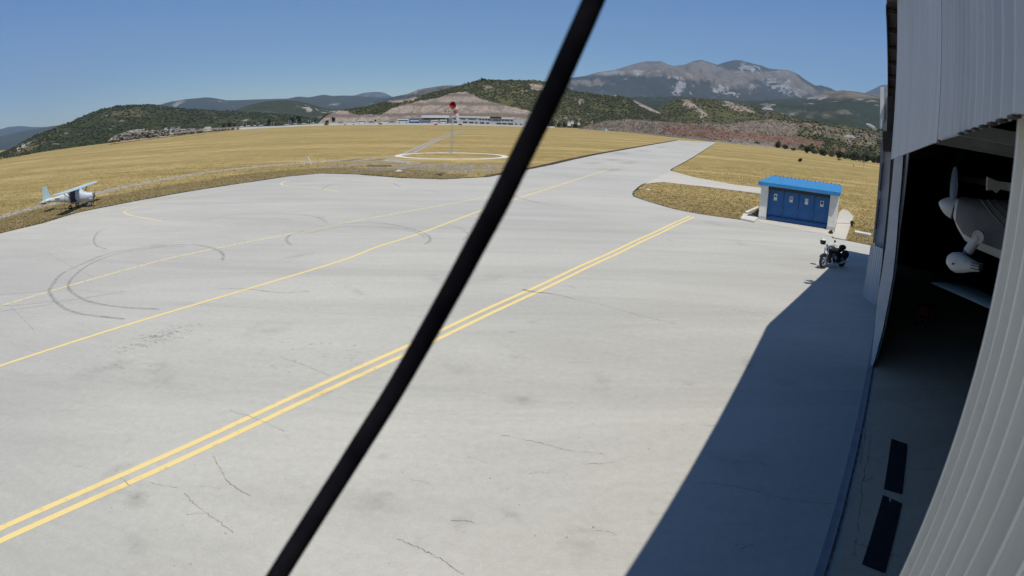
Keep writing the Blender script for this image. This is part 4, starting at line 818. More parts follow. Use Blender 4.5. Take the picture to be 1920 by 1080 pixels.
# ================================================================ MOTORCYCLE
F_ = gp(1545.5, 490.5, .33); B_ = gp(1578, 487.5, .33); hd = F_-B_; hd.z = 0; hd.normalize()
mc = empty('motorcycle', (F_.x-hd.x*.76, F_.y-hd.y*.76, 0), math.atan2(hd.y, hd.x), 'black touring motorcycle with chrome forks parked at the edge of the hangar shadow', 'motorcycle')
lean = Matrix.Rotation(R_(-7), 4, 'X')
mc.matrix_world = Matrix.Translation(mc.location) @ Matrix.Rotation(math.atan2(hd.y, hd.x), 4, 'Z') @ Matrix.Rotation(R_(6), 4, 'X')
def wheel(name, x, R, wd, spokes=10):
    wb_ = MB().torus((0, 0, 0), (0, 1, 0), R-wd, wd, 28, 10).build(name, M['rubber'], mc, True, (x, 0, R))
    MB().lathe([(-.03, R-2*wd+.012), (.03, R-2*wd+.012), (.03, R-2*wd-.02), (-.03, R-2*wd-.02)], (0, 1, 0), (0, 0, 0), 28, True).build('rim', M['chrome'], wb_, True)
    m = MB()
    for k in range(spokes): a = 2*math.pi*k/spokes; m.bar((.04*math.cos(a), 0, .04*math.sin(a)), ((R-2*wd)*math.cos(a), 0, (R-2*wd)*math.sin(a)), .02, .03)
    m.build('spokes', M['chrome'], wb_); MB().lathe([(-.07, .05), (.07, .05)], (0, 1, 0), (0, 0, 0), 14).build('hub', M['chrome'], wb_, True)
    MB().lathe([(-.052, .15), (-.046, .15), (-.046, .09), (-.052, .09)], (0, 1, 0), (0, 0, 0), 24, True).build('brake_disc', M['grey'], wb_, True)
wheel('front_wheel', .76, .335, .055); wheel('rear_wheel', -.76, .325, .075)
for y in (-.10, .10): MB().tube([(.76, y, .34), (.52, y, .98)], [.03, .022], 10).build('fork', M['chrome'], mc, True)
m = MB(); arc = [(.76+.375*math.cos(R_(a)), .335+.375*math.sin(R_(a))) for a in range(35, 166, 10)]
for (x0_, z0_), (x1_, z1_) in zip(arc, arc[1:]): m.add([(x0_, -.075, z0_-.02), (x0_, 0, z0_+.012), (x0_, .075, z0_-.02), (x1_, -.075, z1_-.02), (x1_, 0, z1_+.012), (x1_, .075, z1_-.02)], [(0, 1, 4, 3), (1, 2, 5, 4)])
m.build('front_fender', M['black'], mc, True)
def ell(c, r, n=14, k=8):
    rg = []
    for i in range(k+1):
        a = math.pi*i/k-math.pi/2; rg.append([Vector((c[0]+r[0]*math.sin(a), c[1]+max(.02, math.cos(a))*r[1]*math.cos(2*math.pi*j/n), c[2]+max(.02, math.cos(a))*r[2]*math.sin(2*math.pi*j/n))) for j in range(n)])
    return MB().loft(rg)
ell((.18, 0, .86), (.34, .18, .18)).build('fuel_tank', M['black'], mc, True)
ell((-.30, 0, .80), (.40, .18, .12)).build('seat', M['rubber'], mc, True); ell((-.60, 0, .80), (.26, .11, .08)).build('rear_fender', M['black'], mc, True)
MB().box((.05, 0, .45), (.50, .28, .36)).box((-.35, 0, .55), (.36, .22, .26)).box((.12, 0, .66), (.16, .22, .22), Matrix.Rotation(.3, 3, 'Y')).box((-.12, 0, .64), (.16, .22, .2), Matrix.Rotation(-.3, 3, 'Y')).build('engine', M['black'], mc)
for y in (-.15, .15): MB().lathe([(0, .10), (.03, .10), (.045, .06)], (0, 1 if y > 0 else -1, 0), (.02, y*.9, .46), 14).build('engine_cover', M['chrome'], mc, True)
for y in (-.2, .2): MB().tube([(.30, y*.6, .5), (.28, y*.9, .26), (0, y, .2), (-.4, y, .22), (-1.0, y*1.05, .30)], [.022, .025, .028, .04, .045], 10).build('exhaust_pipe', M['chrome'], mc, True)
MB().tube([(.42, 0, .93), (-.1, 0, .74), (-.5, 0, .7), (-.76, 0, .34)], .022).tube([(.42, 0, .93), (.3, 0, .3), (-.3, 0, .27), (-.76, .1, .33)], .02).build('frame', M['black'], mc, True)
MB().tube([(.28, -.40, 1.06), (.40, -.28, 1.10), (.50, 0, 1.04), (.40, .28, 1.10), (.28, .40, 1.06)], .014).build('handlebar', M['chrome'], mc, True)
for s in (-1, 1):
    mi = MB().tube([(.42, .28*s, 1.10), (.44, .36*s, 1.26)], .007, 6).build('mirror', M['chrome'], mc, True); MB().lathe([(0, .055), (.02, .06), (.03, .03)], (1, 0, 0), (.43, .37*s, 1.29), 14).build('mirror_glass', M['black'], mi, True)
hl = MB().lathe([(0, .03), (.04, .07), (.10, .085), (.12, .08)], (1, 0, 0), (.56, 0, .92), 16).build('headlight', M['chrome'], mc, True); MB().lathe([(0, .072), (.01, .06)], (1, 0, 0), (.682, 0, .92), 16).build('lens', M['white'], hl, True)
for s in (-1, 1): ell((-.62, .27*s, .62), (.30, .12, .22)).build('saddlebag', M['rubber'], mc, True)
ell((-.74, 0, .93), (.17, .2, .13)).build('luggage_roll', M['rubber'], mc, True)
MB().prism([(.50, -.12, 1.0), (.50, .12, 1.0), (.45, .09, 0.96), (.45, -.09, 1.16)], (.008, 0, 0)).build('windscreen', M['grey'], mc)
MB().tube([(0, .14, .3), (-.05, .32, .0)], .013).build('side_stand', M['chrome'], mc)
for s in (-1, 1): MB().bar((0, s*.16, .28), (0, s*.34, .28), .035).build('foot_peg', M['rubber'], mc)
bpy.context.view_layer.update()
hp = mc.matrix_world @ Vector((.50, -.30, 1.24))
he = empty('helmet', hp, mc.rotation_euler.z+2.2, 'black and white helmet hung on the motorcycle handlebar', 'helmet')
MB().lathe([(-.14, .10), (-.10, .135), (-.02, .15), (.06, .14), (.12, .09), (.145, .02)], (0, 0, 1), (0, 0, 0), 18).build('shell', M['black'], he, True)
MB().lathe([(.055, .147), (.10, .115), (.135, .06), (.152, .01)], (0, 0, 1), (0, 0, 0), 18).build('crown_cap', M['white'], he, True)
MB().lathe([(-.145, .07), (-.16, .095), (-.145, .11)], (0, 0, 1), (0, 0, 0), 18).build('chin_pad', M['grey'], he, True)
# ================================================================ AEROPLANE ON THE GRASS
WZ = 1.80
ft, ntp = gp(187, 338.5, WZ+.12), gp(97, 371.5, WZ+.05); cc = gp(144, 353.5, 1.56); sp = (ft-ntp); span = 10.6; yaw = math.atan2(sp.y, sp.x)-math.pi/2
ap = empty('light_aeroplane', (cc.x, cc.y, -.05), yaw, 'small mint and white high-wing aeroplane under covers, tied down on the grass', 'aeroplane'); ap.scale = (.80, .88, .88)
# local x forward, y to its left = towards the far tip
def rings(lst, n=14, sq=.75):
    out = []
    for x, w_, h_, z in lst: out.append([Vector((x, math.copysign(abs(math.cos(2*math.pi*k/n))**sq, math.cos(2*math.pi*k/n))*w_, z-.2+math.copysign(abs(math.sin(2*math.pi*k/n))**sq, math.sin(2*math.pi*k/n))*h_)) for k in range(n)])
    return out
MB().loft(rings([(1.95, .14, .14, 1.18), (1.85, .30, .24, 0.96), (1.3, .42, .36, 1.14), (.75, .50, .48, 1.18), (.45, .54, .70, 1.34), (-.6, .54, .72, 1.34), (-1.2, .42, .48, 1.28), (-2.4, .22, .26, 1.22), (-3.9, .08, .13, 1.18)])).build('fuselage', M['white'], ap, True)
MB().loft(rings([(1.90, .30, .27, 1.22), (1.3, .44, .37, 1.19), (.75, .52, .47, 1.24), (.42, .57, .70, 1.38), (-.05, .575, .74, 1.38)], 20)).build('nose_cover', M['cover'], ap, True)
for s in (-1, 1): MB().box((-.33, s*.565, 1.17), (.62, .03, 1.10)).build('window_cover', M['navy'], ap)
for s in (-1, 1):
    rg = []
    for y, ch, z in ((.0, 1.35, 0), (span*.45, 1.32, .05), (span*.485, 1.1, .06), (span*.5, .75, .06)):
        y *= s; rg.append([Vector((.5-.02, y, WZ+z)), Vector((.38, y, WZ+z+.09)), Vector((.5-ch*.4, y, WZ+z+.10)), Vector((.5-ch, y, WZ+z+.015)), Vector((.5-ch*.4, y, WZ+z-.05)), Vector((.42, y, WZ+z-.04))])
    MB().loft(rg).build('wing', M['mint'], ap)
    MB().bar((.1, s*.5, .68), (.1, s*span*.27, WZ-.03), .09, .035).bar((-.3, s*.5, .68), (-.4, s*span*.27, WZ-.03), .06, .03).build('wing_strut', M['black'], ap)
    MB().tube([(-.5, s*.4, .6), (-.55, s*.95, .26)], .035).build('landing_leg', M['grey'], ap)
    MB().torus((-.55, s*.98, .22), (0, 1, 0), .15, .065, 18).build('wheel', M['rubber'], ap, True)
MB().tube([(1.35, 0, .7), (1.45, 0, .22)], .03).build('nose_leg', M['white'], ap); MB().torus((1.45, 0, .2), (0, 1, 0), .14, .06, 18).build('nose_wheel', M['rubber'], ap, True)
MB().loft([[Vector((1.62, -.12, .2)), Vector((1.2, -.12, .2)), Vector((1.2, .12, .2)), Vector((1.62, .12, .2))], [Vector((1.56, -.10, .42)), Vector((1.22, -.1, .42)), Vector((1.22, .1, .42)), Vector((1.56, .1, .42))]]).build('wheel_fairing', M['white'], ap)
MB().lathe([(0, .16), (.08, .14), (.2, .04)], (1, 0, 0), (1.96, 0, .98), 14).build('spinner', M['black'], ap, True)
MB().bar((2.03, -.12, .9), (2.03, -.42, .28), .13, .03, (1, 0, 0)).build('propeller_blade', M['black'], ap)
MB().bar((2.03, .10, 1.06), (2.03, .40, 1.68), .10, .025, (1, 0, 0)).build('propeller_blade', M['black'], ap)
MB().prism([(-2.9, -.03, 1.1), (-3.3, -.03, 1.35), (-3.75, -.03, 2.35), (-4.25, -.03, 2.35), (-4.35, -.03, .95), (-3.7, -.03, .9)], (0, .06, 0)).build('fin', M['mint'], ap)
MB().prism([(-3.55, -1.35, 0.96), (-3.4, 0, 0.96), (-3.55, 1.35, 0.96), (-4.2, 1.35, 0.96), (-4.3, 0, 0.96), (-4.2, -1.35, .96)], (0, 0, .05)).build('tailplane', M['mint'], ap)
MB().tube([(-4.0, -1.0, .94), (-4.05, -.7, .78), (-3.7, -.4, .8)], .06).build('tail_cover', M['black'], ap)
MB().box((-2.2, -.265, 1.07), (.95, .012, .17)).build('registration_band', M['grey'], ap)
for s in (-1, 1): MB().tube([(-.1, s*span*.28, WZ), (-.15, s*span*.31, .02)], .018, 6).build('tie_down_rope', M['black'], ap)
# ================================================================ WINDSOCK
mb_ = gp(846.5, 288, -.05); dist = mb_.xy.length; tp = atr(851, 201, dist); HT = tp.z
ws_ = empty('windsock', (mb_.x, mb_.y, -.05), math.atan2(-mb_.x, mb_.y)*1, 'red and white windsock drooping from a white lattice mast in the ring', 'windsock')
m = MB(); W3 = .24; cor = [Vector((W3*math.cos(a), W3*math.sin(a), 0)) for a in (0, 2.094, 4.189)]
for c in cor: m.tube([c, c*.9+Vector((0, 0, HT))], .03, 6)
nz = 16
for k in range(nz):
    for j in range(3):
        a, b = cor[j], cor[(j+1) % 3]; z0_, z1_ = HT*k/nz, HT*(k+1)/nz; m.bar(a+Vector((0, 0, z0_)), b+Vector((0, 0, z1_)), .022); m.bar(a+Vector((0, 0, z1_)), b+Vector((0, 0, z1_)), .022)
m.build('mast', M['galv'], ws_)
MB().box((0, 0, .06), (1.7, .9, .12)).build('base_slab', M['kerb'], ws_)
cam_dir = Vector((-mb_.x, -mb_.y, 0)).normalized(); inv = Matrix.Rotation(-ws_.rotation_euler.z, 3, 'Z')
side = Vector((-cam_dir.y, cam_dir.x, 0)); 
ctr = Vector((0, 0, HT+.50)); axs = (cam_dir*.62+side*-.25+Vector((0, 0, .45))).normalized()   # mouth faces the viewer, tilted up
right = -side
if pix(mb_+right)[0] < pix(mb_)[0]: right = -right
path_ = [ctr+axs*.0, ctr-axs*.45+right*.12, ctr-axs*.7+right*.35-Vector((0, 0, .45)), ctr-axs*.75+right*.52-Vector((0, 0, 1.1)), ctr-axs*.75+right*.62-Vector((0, 0, 1.75)), ctr-axs*.75+right*.68-Vector((0, 0, 2.3))]
rad_ = [.56, .52, .44, .36, .29, .24]; path_ = [inv @ p for p in path_]
for i, mt in enumerate(('red', 'white', 'pink', 'white', 'white')):
    mm = MB().tube([path_[i], (path_[i]*.5+path_[i+1]*.5), path_[i+1]], [rad_[i], (rad_[i]+rad_[i+1])/2, rad_[i+1]], 16, False); o = mm.build('sock_band', M[mt], ws_, True)
inn = MB().tube([path_[0]+(inv@axs)*.01, path_[1]], [rad_[0]-.03, rad_[1]-.04], 16, False).build('sock_lining', M['red'], ws_, True)
bk_ = MB().lathe([(0, .5), (.01, .5)], inv@axs, path_[1], 16).build('sock_lining', M['red'], ws_)
MB().torus(path_[0], inv@axs, .56, .035, 24).build('hoop', M['red'], ws_, True)
lf = inv@(-right)
m = MB().bar((0, 0, HT-.2), Vector((0, 0, HT-.1))+lf*1.0, .07).bar((0, 0, HT-.75), Vector((0, 0, HT-.75))+lf*1.35, .07).bar(Vector((0, 0, HT-.1))+lf*1.0, Vector((0, 0, HT-1.0))+lf*1.2, .06); m.build('side_arm', M['wood'], ws_)
for q, z in ((1.15, -.75), (.55, -.75)): MB().lathe([(0, .06), (.05, .10), (.2, .10), (.25, .04)], (0, 0, 1), Vector((0, 0, HT+z))+lf*q, 10).build('obstruction_light', M['red_paint'], ws_, True)
# white ring of painted concrete round the mast
cl, cr = gp(739.5, 293), gp(954, 293.5); rc = (gp(846, 286.2)+gp(846, 299.5))/2; rc = (cl+cr)/2*.5+rc*.5; RX = (cr-cl).length/2; m = MB(); P0_, P1_ = [], []
n = 96; cen = (gp(847, 286)+gp(847, 299.5))/2; RR = RX
for k in range(n):
    a = 2*math.pi*k/n; q = random.uniform(-.03, .03); P0_.append((math.cos(a)*(RR+q), math.sin(a)*(RR+q))); P1_.append((math.cos(a)*(RR-1.15), math.sin(a)*(RR-1.15)))
vs = [(x, y, z) for z in (-.0, .10) for ring_ in (P0_, P1_) for x, y in ring_]; fs = []
for k in range(n):
    j = (k+1) % n; fs += [(2*n+k, 2*n+j, 3*n+j, 3*n+k), (k, j, 2*n+j, 2*n+k), (n+k, 3*n+k, 3*n+j, n+j)]
o = m.add(vs, fs).build('marker_ring', M['cream'], loc=(cen.x, cen.y, -.06)); tag(o, 'large white painted ring on the grass around the windsock mast', 'ring marker')
# A-shaped marker
q = gp(577.5, 308); q.z = -.05; h_ = atr(577.5, 293, q.xy.length).z; wv = (gp(584, 308)-gp(571, 308)); wv = wv.normalized()*wv.length/2
am = empty('frame_marker', q, 0, 'white inverted-V frame marker standing beside the gravel track', 'marker')
for s in (-1, 1): MB().bar(wv*s, Vector((0, 0, h_)), .10).build('leg', M['white'], am)
for s in (-1, 1): MB().bar(wv*s+Vector((0, .0, 0)), wv*s*1.0+Vector((0, 0, .06)), .2).build('foot', M['kerb'], am)
MB().bar((0, 0, h_-.03), (0, 0, h_+.25), .04).build('tip', M['red_paint'], am)
def rock(x, y, s, name, lab, cat, mat=None):
    p = gp(x, y, -.05); v, f = IV.copy(), IF; v = v*np.array([s, s*.7, s*.45])*RNG.uniform(.75, 1.2, (12, 1)); o = npmesh(name, v, f, mat or M['kerb']); o.location = (p.x, p.y, p.z+s*.2); return tag(o, lab, cat)
rock(747, 323, .42, 'stone', 'single pale stone in the grass below the white ring', 'stone')
rock(1215, 357, .22, 'stone', 'small white stone on the grass island near its pointed end', 'stone', M['white'])
for i, (x, y, w_) in enumerate(((711, 312.5, 1.5),)):
    p = gp(x, y, -.05); o = MB().box((0, 0, .10), (w_*2, .5, .22)).box((0, .3, .2), (w_*2, .1, .05)).build('sleeper', M['wood'], loc=p); tag(o, 'low wooden box lying in the grass near the gravel patch', 'sleeper')
p = gp(1188.5, 369, 0); st = empty('stake', p, 0, 'thin wooden stake with a small crossbar at the tip of the grass island', 'stake')
MB().bar((0, 0, 0), (0, 0, .45), .06).build('post', M['wood'], st); MB().bar((-.14, 0, .40), (.14, 0, .47), .05).build('crossbar', M['wood'], st)
for i, (x, y) in enumerate(((553, 313), (596, 312), (613, 312), (633, 313), (669, 309), (694, 312), (712, 318))):
    p = gp(x, y, -.05); o = MB().bar((0, 0, 0), (0, 0, 1.15), .035).bar((-.0, 0, 1.0), (.06, 0, 1.1), .03).build('wire_fence_post', M['galv'], loc=p); tag(o, 'thin grey post, '+ordn(i, 7, 'fence posts beside the gravel track'), 'post', 'thin posts along the gravel track')
# ================================================================ TOWERS WITH WHITE PLATFORMS
def tower(x, ytop, ybase, dist, wpx, lab, vis):
    b = atr(x, ybase, dist); tz = atr(x, ytop, dist).z; hw_ = dist*wpx/1116/2; tw_ = empty('beacon_tower', b, math.atan2(b.x, b.y)*-1, lab, 'tower'); H = tz-b.z
    MB().box((0, 0, H), (hw_*2, hw_*1.6, hw_*.16)).box((0, 0, H+hw_*.2), (hw_*1.5, hw_*1.2, hw_*.12)).build('platform', M['white'], tw_)
    ns = 4
    for s in (-1, 1):
        for t_ in (-1, 1):
            for k in range(ns):
                f0, f1 = k/ns, (k+1)/ns
                def pt(f): return Vector((s*hw_*(.30+.32*f*f), t_*hw_*(.3+.2*f), H*f))
                MB().bar(pt(f0), pt(f1), hw_*.16).build('leg', M['white'] if k % 2 else M['red_paint'], tw_)
    m = MB()
    for k in range(3): m.bar((-hw_*.34, -hw_*.32, H*(k+.5)/4), (hw_*.34, -hw_*.32, H*(k+1.1)/4), hw_*.07)
    m.build('bracing', M['white'], tw_)
tower(1438.5, 205, 222, 620, 21, 'white flat-topped tower above the skyline of the rocky slope, farther of two', 1)
tower(1592.5, 256.5, 277, 470, 21, 'white flat-topped tower with red and white legs among the bushes, nearer of two', 1)
# ================================================================ PADDOCK ALONG THE FAR FIELD EDGE
PR = 655
def px3(x, y, d=PR): return atr(x, y, d)
def wbox(name, x0, x1, yt, yb, d, depth, mat, parent, org):
    a, b, c = px3(x0, yb, d), px3(x1, yb, d), px3((x0+x1)/2, yt, d); cc_ = (a+b)/2; L = (b-a).xy.length; an = math.atan2(b.y-a.y, b.x-a.x); H = c.z-cc_.z
    o = MB().box((0, 0, 0), (L, depth, H)).build(name, mat, parent); nrm = Vector((-math.sin(an), math.cos(an), 0)); 
    if nrm.dot(cc_) < 0: nrm = -nrm
    o.location = Vector((cc_.x, cc_.y, cc_.z+H/2))+nrm*depth/2-org; o.rotation_euler = (0, 0, an); return o
org = px3(900, 233); pb = empty('pit_building', org, 0, 'long two-storey grey pit building with a white parapet below the quarry', 'building')
bz = lambda x: float(np.interp(x, [745, 860, 975, 1030], [232.6, 233, 235, 238]))
top = lambda x: float(np.interp(x, [745, 860, 962, 1030], [217, 217.2, 221, 226]))
for x0, x1 in ((848, 862), (862, 900), (900, 930), (930, 963)):
    wbox('wall', x0, x1, top((x0+x1)/2)+2, bz((x0+x1)/2), PR, 14, M['grey_wall'], pb, org); wbox('parapet', x0, x1, top((x0+x1)/2), top((x0+x1)/2)+2.6, PR-.6, 15, M['white'], pb, org)
wbox('wall', 963, 1000, 224, 236.5, PR+2, 12, M['grey_wall'], pb, org)
wbox('canopy', 790, 842, 216.3, 221, PR-6, 20, M['white'], pb, org); wbox('wall', 748, 848, 221, 232.4, PR+12, 6, M['grey'], pb, org)
wbox('sign_board', 919, 940, 218.7, 222, PR-1.2, .4, M['black'], pb, org)
for x in (792, 806, 820, 836): wbox('column', x, x+1, 220.5, 232, PR-5, .8, M['white'], pb, org)
for x0, x1 in ((850, 856), (864, 867.5), (868.5, 872), (878.5, 882), (883, 887), (888.5, 892), (898.5, 902), (904.5, 907.5), (909.5, 913), (914.5, 919.5), (925.5, 929), (930, 934), (936, 939), (941, 945), (946.5, 950), (951, 955), (957.5, 961.5)):
    y = top((x0+x1)/2)+5.3; wbox('window', x0, x1, y-1.0, y+1.1, PR-.25, .5, M['glass'], pb, org)
for x0, x1 in ((851, 857), (868, 876), (879.5, 888), (891, 895), (900, 908), (912, 917), (931, 940), (941.5, 950), (952, 962), (966, 969), (975, 978)):
    y = top((x0+x1)/2)+11.2; wbox('garage_door', x0, x1, y-1.1, y+1.5, PR-.25, .5, M['glass'], pb, org)
wl = empty('pit_wall', px3(700, 234.5), 0, 'long low white wall running along the far edge of the field', 'wall'); wo = px3(700, 234.5)
for x0, x1, y0_, y1_ in ((440, 520, 242.3, 239.2), (520, 608, 239.2, 234.6), (616, 720, 234.6, 234.2), (720, 860, 234.2, 234.6), (860, 985, 234.6, 238.5), (985, 1040, 238.5, 240)):
    a, b = px3(x0, y0_, 640), px3(x1, y1_, 640); m = MB().bar(a-wo+Vector((0, 0, .5)), b-wo+Vector((0, 0, .5)), .6, 2.3); m.build('wall_section', M['white'], wl)
p = px3(613, 231, 640); o = empty('gate_hut', p, 0, 'small dark hut breaking the white wall, left of the trucks', 'hut'); MB().box((0, 0, 1), (3, 3, 3.2)).build('wall', M['dark_steel'], o); MB().box((0, 0, 2.8), (3.6, 3.6, .3)).build('roof', M['black'], o)
def veh(x0, x1, yt, yb, d, mat, name, lab, cat, grp, wheels=True, strip=None):
    a, b, c = px3(x0, yb, d), px3(x1, yb, d), px3((x0+x1)/2, yt, d); cc_ = (a+b)/2; L = (b-a).xy.length; H = c.z-cc_.z; an = math.atan2(b.y-a.y, b.x-a.x); e_ = empty(name, cc_, an, lab, cat, grp)
    m = MB().box((0, 1.2, H*.56), (L, 2.4, H*.80))
    if name in ('van', 'car'): m = MB().box((0, 1, H*.38), (L, 2, H*.5)).prism([(-L*.42, .05, H*.63), (-L*.34, .05, H), (L*.24, .05, H), (L*.42, .05, H*.63)], (0, 1.9, 0))
    m.build('body', mat, e_)
    MB().box((0, -.02, H*(.80 if name in ('van', 'car') else .62)), (L*(.6 if name in ('van', 'car') else .9), .05, H*.2)).build('window' if name in ('van', 'car') else 'side_stripe', strip or M['glass'], e_)
    for s in (-.33, .33): MB().lathe([(0, H*.16), (.3, H*.16)], (0, 1, 0), (L*s, -.02, H*.16), 10).build('wheel', M['rubber'], e_)
G_ = 'vehicles in the racing paddock'
veh(745, 766, 222.5, 232.3, 645, M['white'], 'race_truck', 'white lorry with a blue side band at the left end of the pit building', 'lorry', G_, strip=M['navy'])
veh(768, 786, 223, 232.2, 645, M['blue_door'], 'race_truck', 'dark blue lorry parked between the white lorry and the canopy', 'lorry', G_, strip=M['white'])
veh(790, 805, 224.5, 232.4, 643, M['grey'], 'race_truck', 'grey lorry under the left end of the white canopy', 'lorry', G_, strip=M['blue_door'])
veh(808, 822, 224.5, 232.5, 643, M['white'], 'race_truck', 'white lorry with red stripe under the middle of the canopy', 'lorry', G_, strip=M['red_paint'])
veh(824, 838, 224, 232.6, 643, M['white'], 'race_truck', 'white lorry with dark stripe under the right end of the canopy', 'lorry', G_, strip=M['black'])
veh(671, 687, 224.4, 232.2, 650, M['white'], 'race_truck', 'white box lorry standing alone left of the tents', 'lorry', G_)
for i, (x0, x1, yt) in enumerate(((622, 632, 228.6), (634, 644, 229), (646, 655, 228.3), (657, 667, 229.2), (690, 702, 227), (704, 714, 228.4), (716, 727, 226.2), (729, 741, 227.2))):
    veh(x0, x1, yt, 232.4, 650+i % 3, [M['white'], M['galv'], M['white']][i % 3], 'van', 'small '+ordn(i, 8, 'pale vans parked behind the white wall'), 'van', 'pale vans in the paddock row')
for i, (x, y) in enumerate(((713, 233), (817, 234), (863, 234.2))): veh(x-3.5, x+3.5, y-2, y+.6, 628, [M['black'], M['red_paint'], M['black']][i], 'car', ['dark car on the near side of the white wall, left', 'red car on the near side of the white wall below the canopy', 'dark car on the near side of the white wall at the windsock mast'][i], 'car', None)
for i, (x0, x1, yt, yb) in enumerate(((448, 459, 236, 240.5), (459, 472, 235, 239.5), (474, 482, 234.5, 239), (484, 496, 234, 237.5), (530, 545, 232.6, 235.8), (548, 560, 231.4, 235), (562, 578, 230.6, 234.2), (580, 594, 229.8, 233.6), (596, 606, 229.5, 233))):
    a, b, c = px3(x0, yb, 660), px3(x1, yb, 660), px3(x0, yt, 660); L = (b-a).xy.length; H = c.z-a.z; e_ = empty('tent', (a+b)/2, math.atan2(b.y-a.y, b.x-a.x), 'low white roof, '+ordn(i, 9, 'tents behind the white wall'), 'tent', 'white tents at the far left of the paddock')
    MB().prism([(-L/2, 0, H*.6), (0, 0, H), (L/2, 0, H*.6)], (0, 5, 0)).build('roof', M['white'], e_)
    for s in (-1, 1): MB().bar((s*L*.46, .2, -.6), (s*L*.46, .2, H*.62), .15).build('pole', M['galv'], e_)
PXS = (456, 462, 486, 508.5, 513, 541, 545, 556, 578, 582, 588, 385)
for i, x in enumerate((456, 462, 486, 508.5, 513, 541, 545, 556, 578, 582, 588, 385)):
    yb = float(np.interp(x, [385, 456, 588], [246, 240, 233.5])); b = px3(x, yb, 640); t_ = px3(x, yb-random.uniform(7.5, 10.5), 640)
    e_ = empty('light_pole', b, 0, 'thin pale pole, '+ordn(sorted(PXS).index(x), len(PXS), 'lighting poles by the paddock'), 'pole', 'lighting poles along the paddock'); H = t_.z-b.z
    MB().bar((0, 0, -.3), (0, 0, H), .28).build('pole', M['galv'], e_); MB().box((.5, 0, H), (1.3, .4, .2)).build('lamp_head', M['white'], e_)
# pale bank edge on the left, container and far sheds on the right
a, b = px3(322, 250.5, 420), px3(385, 243.5, 520); c = px3(395, 242.5, 540); e = px3(446, 238, 640)
o = MB().bar(a, b, 3, .8).bar(c, e, 3, .8).build('bank_wall', M['kerb']); tag(o, 'pale low retaining wall along the left edge of the field', 'wall')
o = MB().box((0, 0, .4), (7, 3, 3.2)).box((0, 0, 2.2), (5, 2, 1)).build('stone_hut', M['kerb'], loc=px3(390, 243.5, 540)); tag(o, 'small pale stone hut between two runs of the retaining wall', 'hut')
for i, (x, y) in enumerate(((312, 241), (325, 239.5), (336, 238.8))):
    o = empty('shack', px3(x, y+2, 560), 0, ['small white shack on the rubble bank, left one', 'wide pale shack on the rubble bank, middle one', 'small pale shack on the rubble bank, right one'][i], 'shack'); MB().box((0, 0, .9), (2.2+i % 2*2.5, 3, 1.8)).build('wall', M['white'] if i == 0 else M['galv'], o); MB().box((0, 0, 1.9), (2.7+i % 2*2.5, 3.4, .25)).build('roof', M['grey'], o)
for i, (x, y, w_, h2) in enumerate(((1067, 233, 3.2, 5.5), (1073, 229.5, 2.4, 4.0), (1085, 231, 2.2, 3))):
    o = empty('silo_hut', px3(x, y+3, 600), 0, ['white angular hut at the right end of the paddock', 'tall narrow white hut behind the angular one', 'small white hut right of the other two'][i], 'hut'); MB().box((0, 0, h2*.35), (w_, 3, h2*.7)).build('wall', M['white'], o); MB().prism([(-w_/2-.2, -1.7, h2*.7), (w_/2+.2, -1.7, h2*.7), (w_*.1, -1.7, h2)], (0, 3.4, 0)).build('roof', M['galv'], o)
cp = gfar(1128, 245); ct = empty('container', cp, math.atan2((gfar(1150, 246.5)-gfar(1108, 243.5)).y, (gfar(1150, 246.5)-gfar(1108, 243.5)).x), 'long pale green container at the far edge of the field', 'container')
MB().box((-6, 0, 1.2), (8, 2.4, 2.0)).box((4, 0, 1.2), (11, 2.4, 2.2)).build('body', M['mint'], ct); MB().box((-1.8, -1.22, 1.1), (1.0, .05, 1.3)).build('door', M['grey'], ct); MB().box((0, 0, .12), (20, 2.2, .2)).build('base', M['kerb'], ct)
# ================================================================ BUSHES AND TREES ONE CAN TELL APART
LEAF = {}
for nm, c in (('dark', (.030, .040, .016)), ('mid', (.060, .070, .026)), ('olive', (.115, .11, .045))): LEAF[nm] = pm('leaves_'+nm, c, tuple(x*.5 for x in c), 1.2, .85, 0, .2)
def leafball(n, rx, rz, zc, rough=.35, lsz=.12, dry=False):
    V = []; F = []
    lobes = [(random.uniform(-.5, .5)*rx, random.uniform(-.5, .5)*rx, zc+random.uniform(-.3, .35)*rz, random.uniform(.5, .8)) for _ in range(6)]
    for i in range(n):
        lx, ly, lz, ls = random.choice(lobes); a, b = random.uniform(0, 6.28), math.acos(random.uniform(-1, 1)); r = random.uniform(.72, 1.05)*ls
        c = Vector((lx+rx*r*math.sin(b)*math.cos(a), ly+rx*r*math.sin(b)*math.sin(a), max(.02, lz+rz*r*math.cos(b))))
        u = Vector((random.gauss(0, 1), random.gauss(0, 1), random.gauss(0, .7))).normalized(); w2 = u.cross(Vector((random.gauss(0, 1), random.gauss(0, 1), 1))).normalized(); s = lsz*random.uniform(.6, 1.4)
        k = len(V); V += [c-u*s, c+w2*s*.55, c+u*s, c-w2*s*.55]; F.append((k, k+1, k+2, k+3))
    return V, F
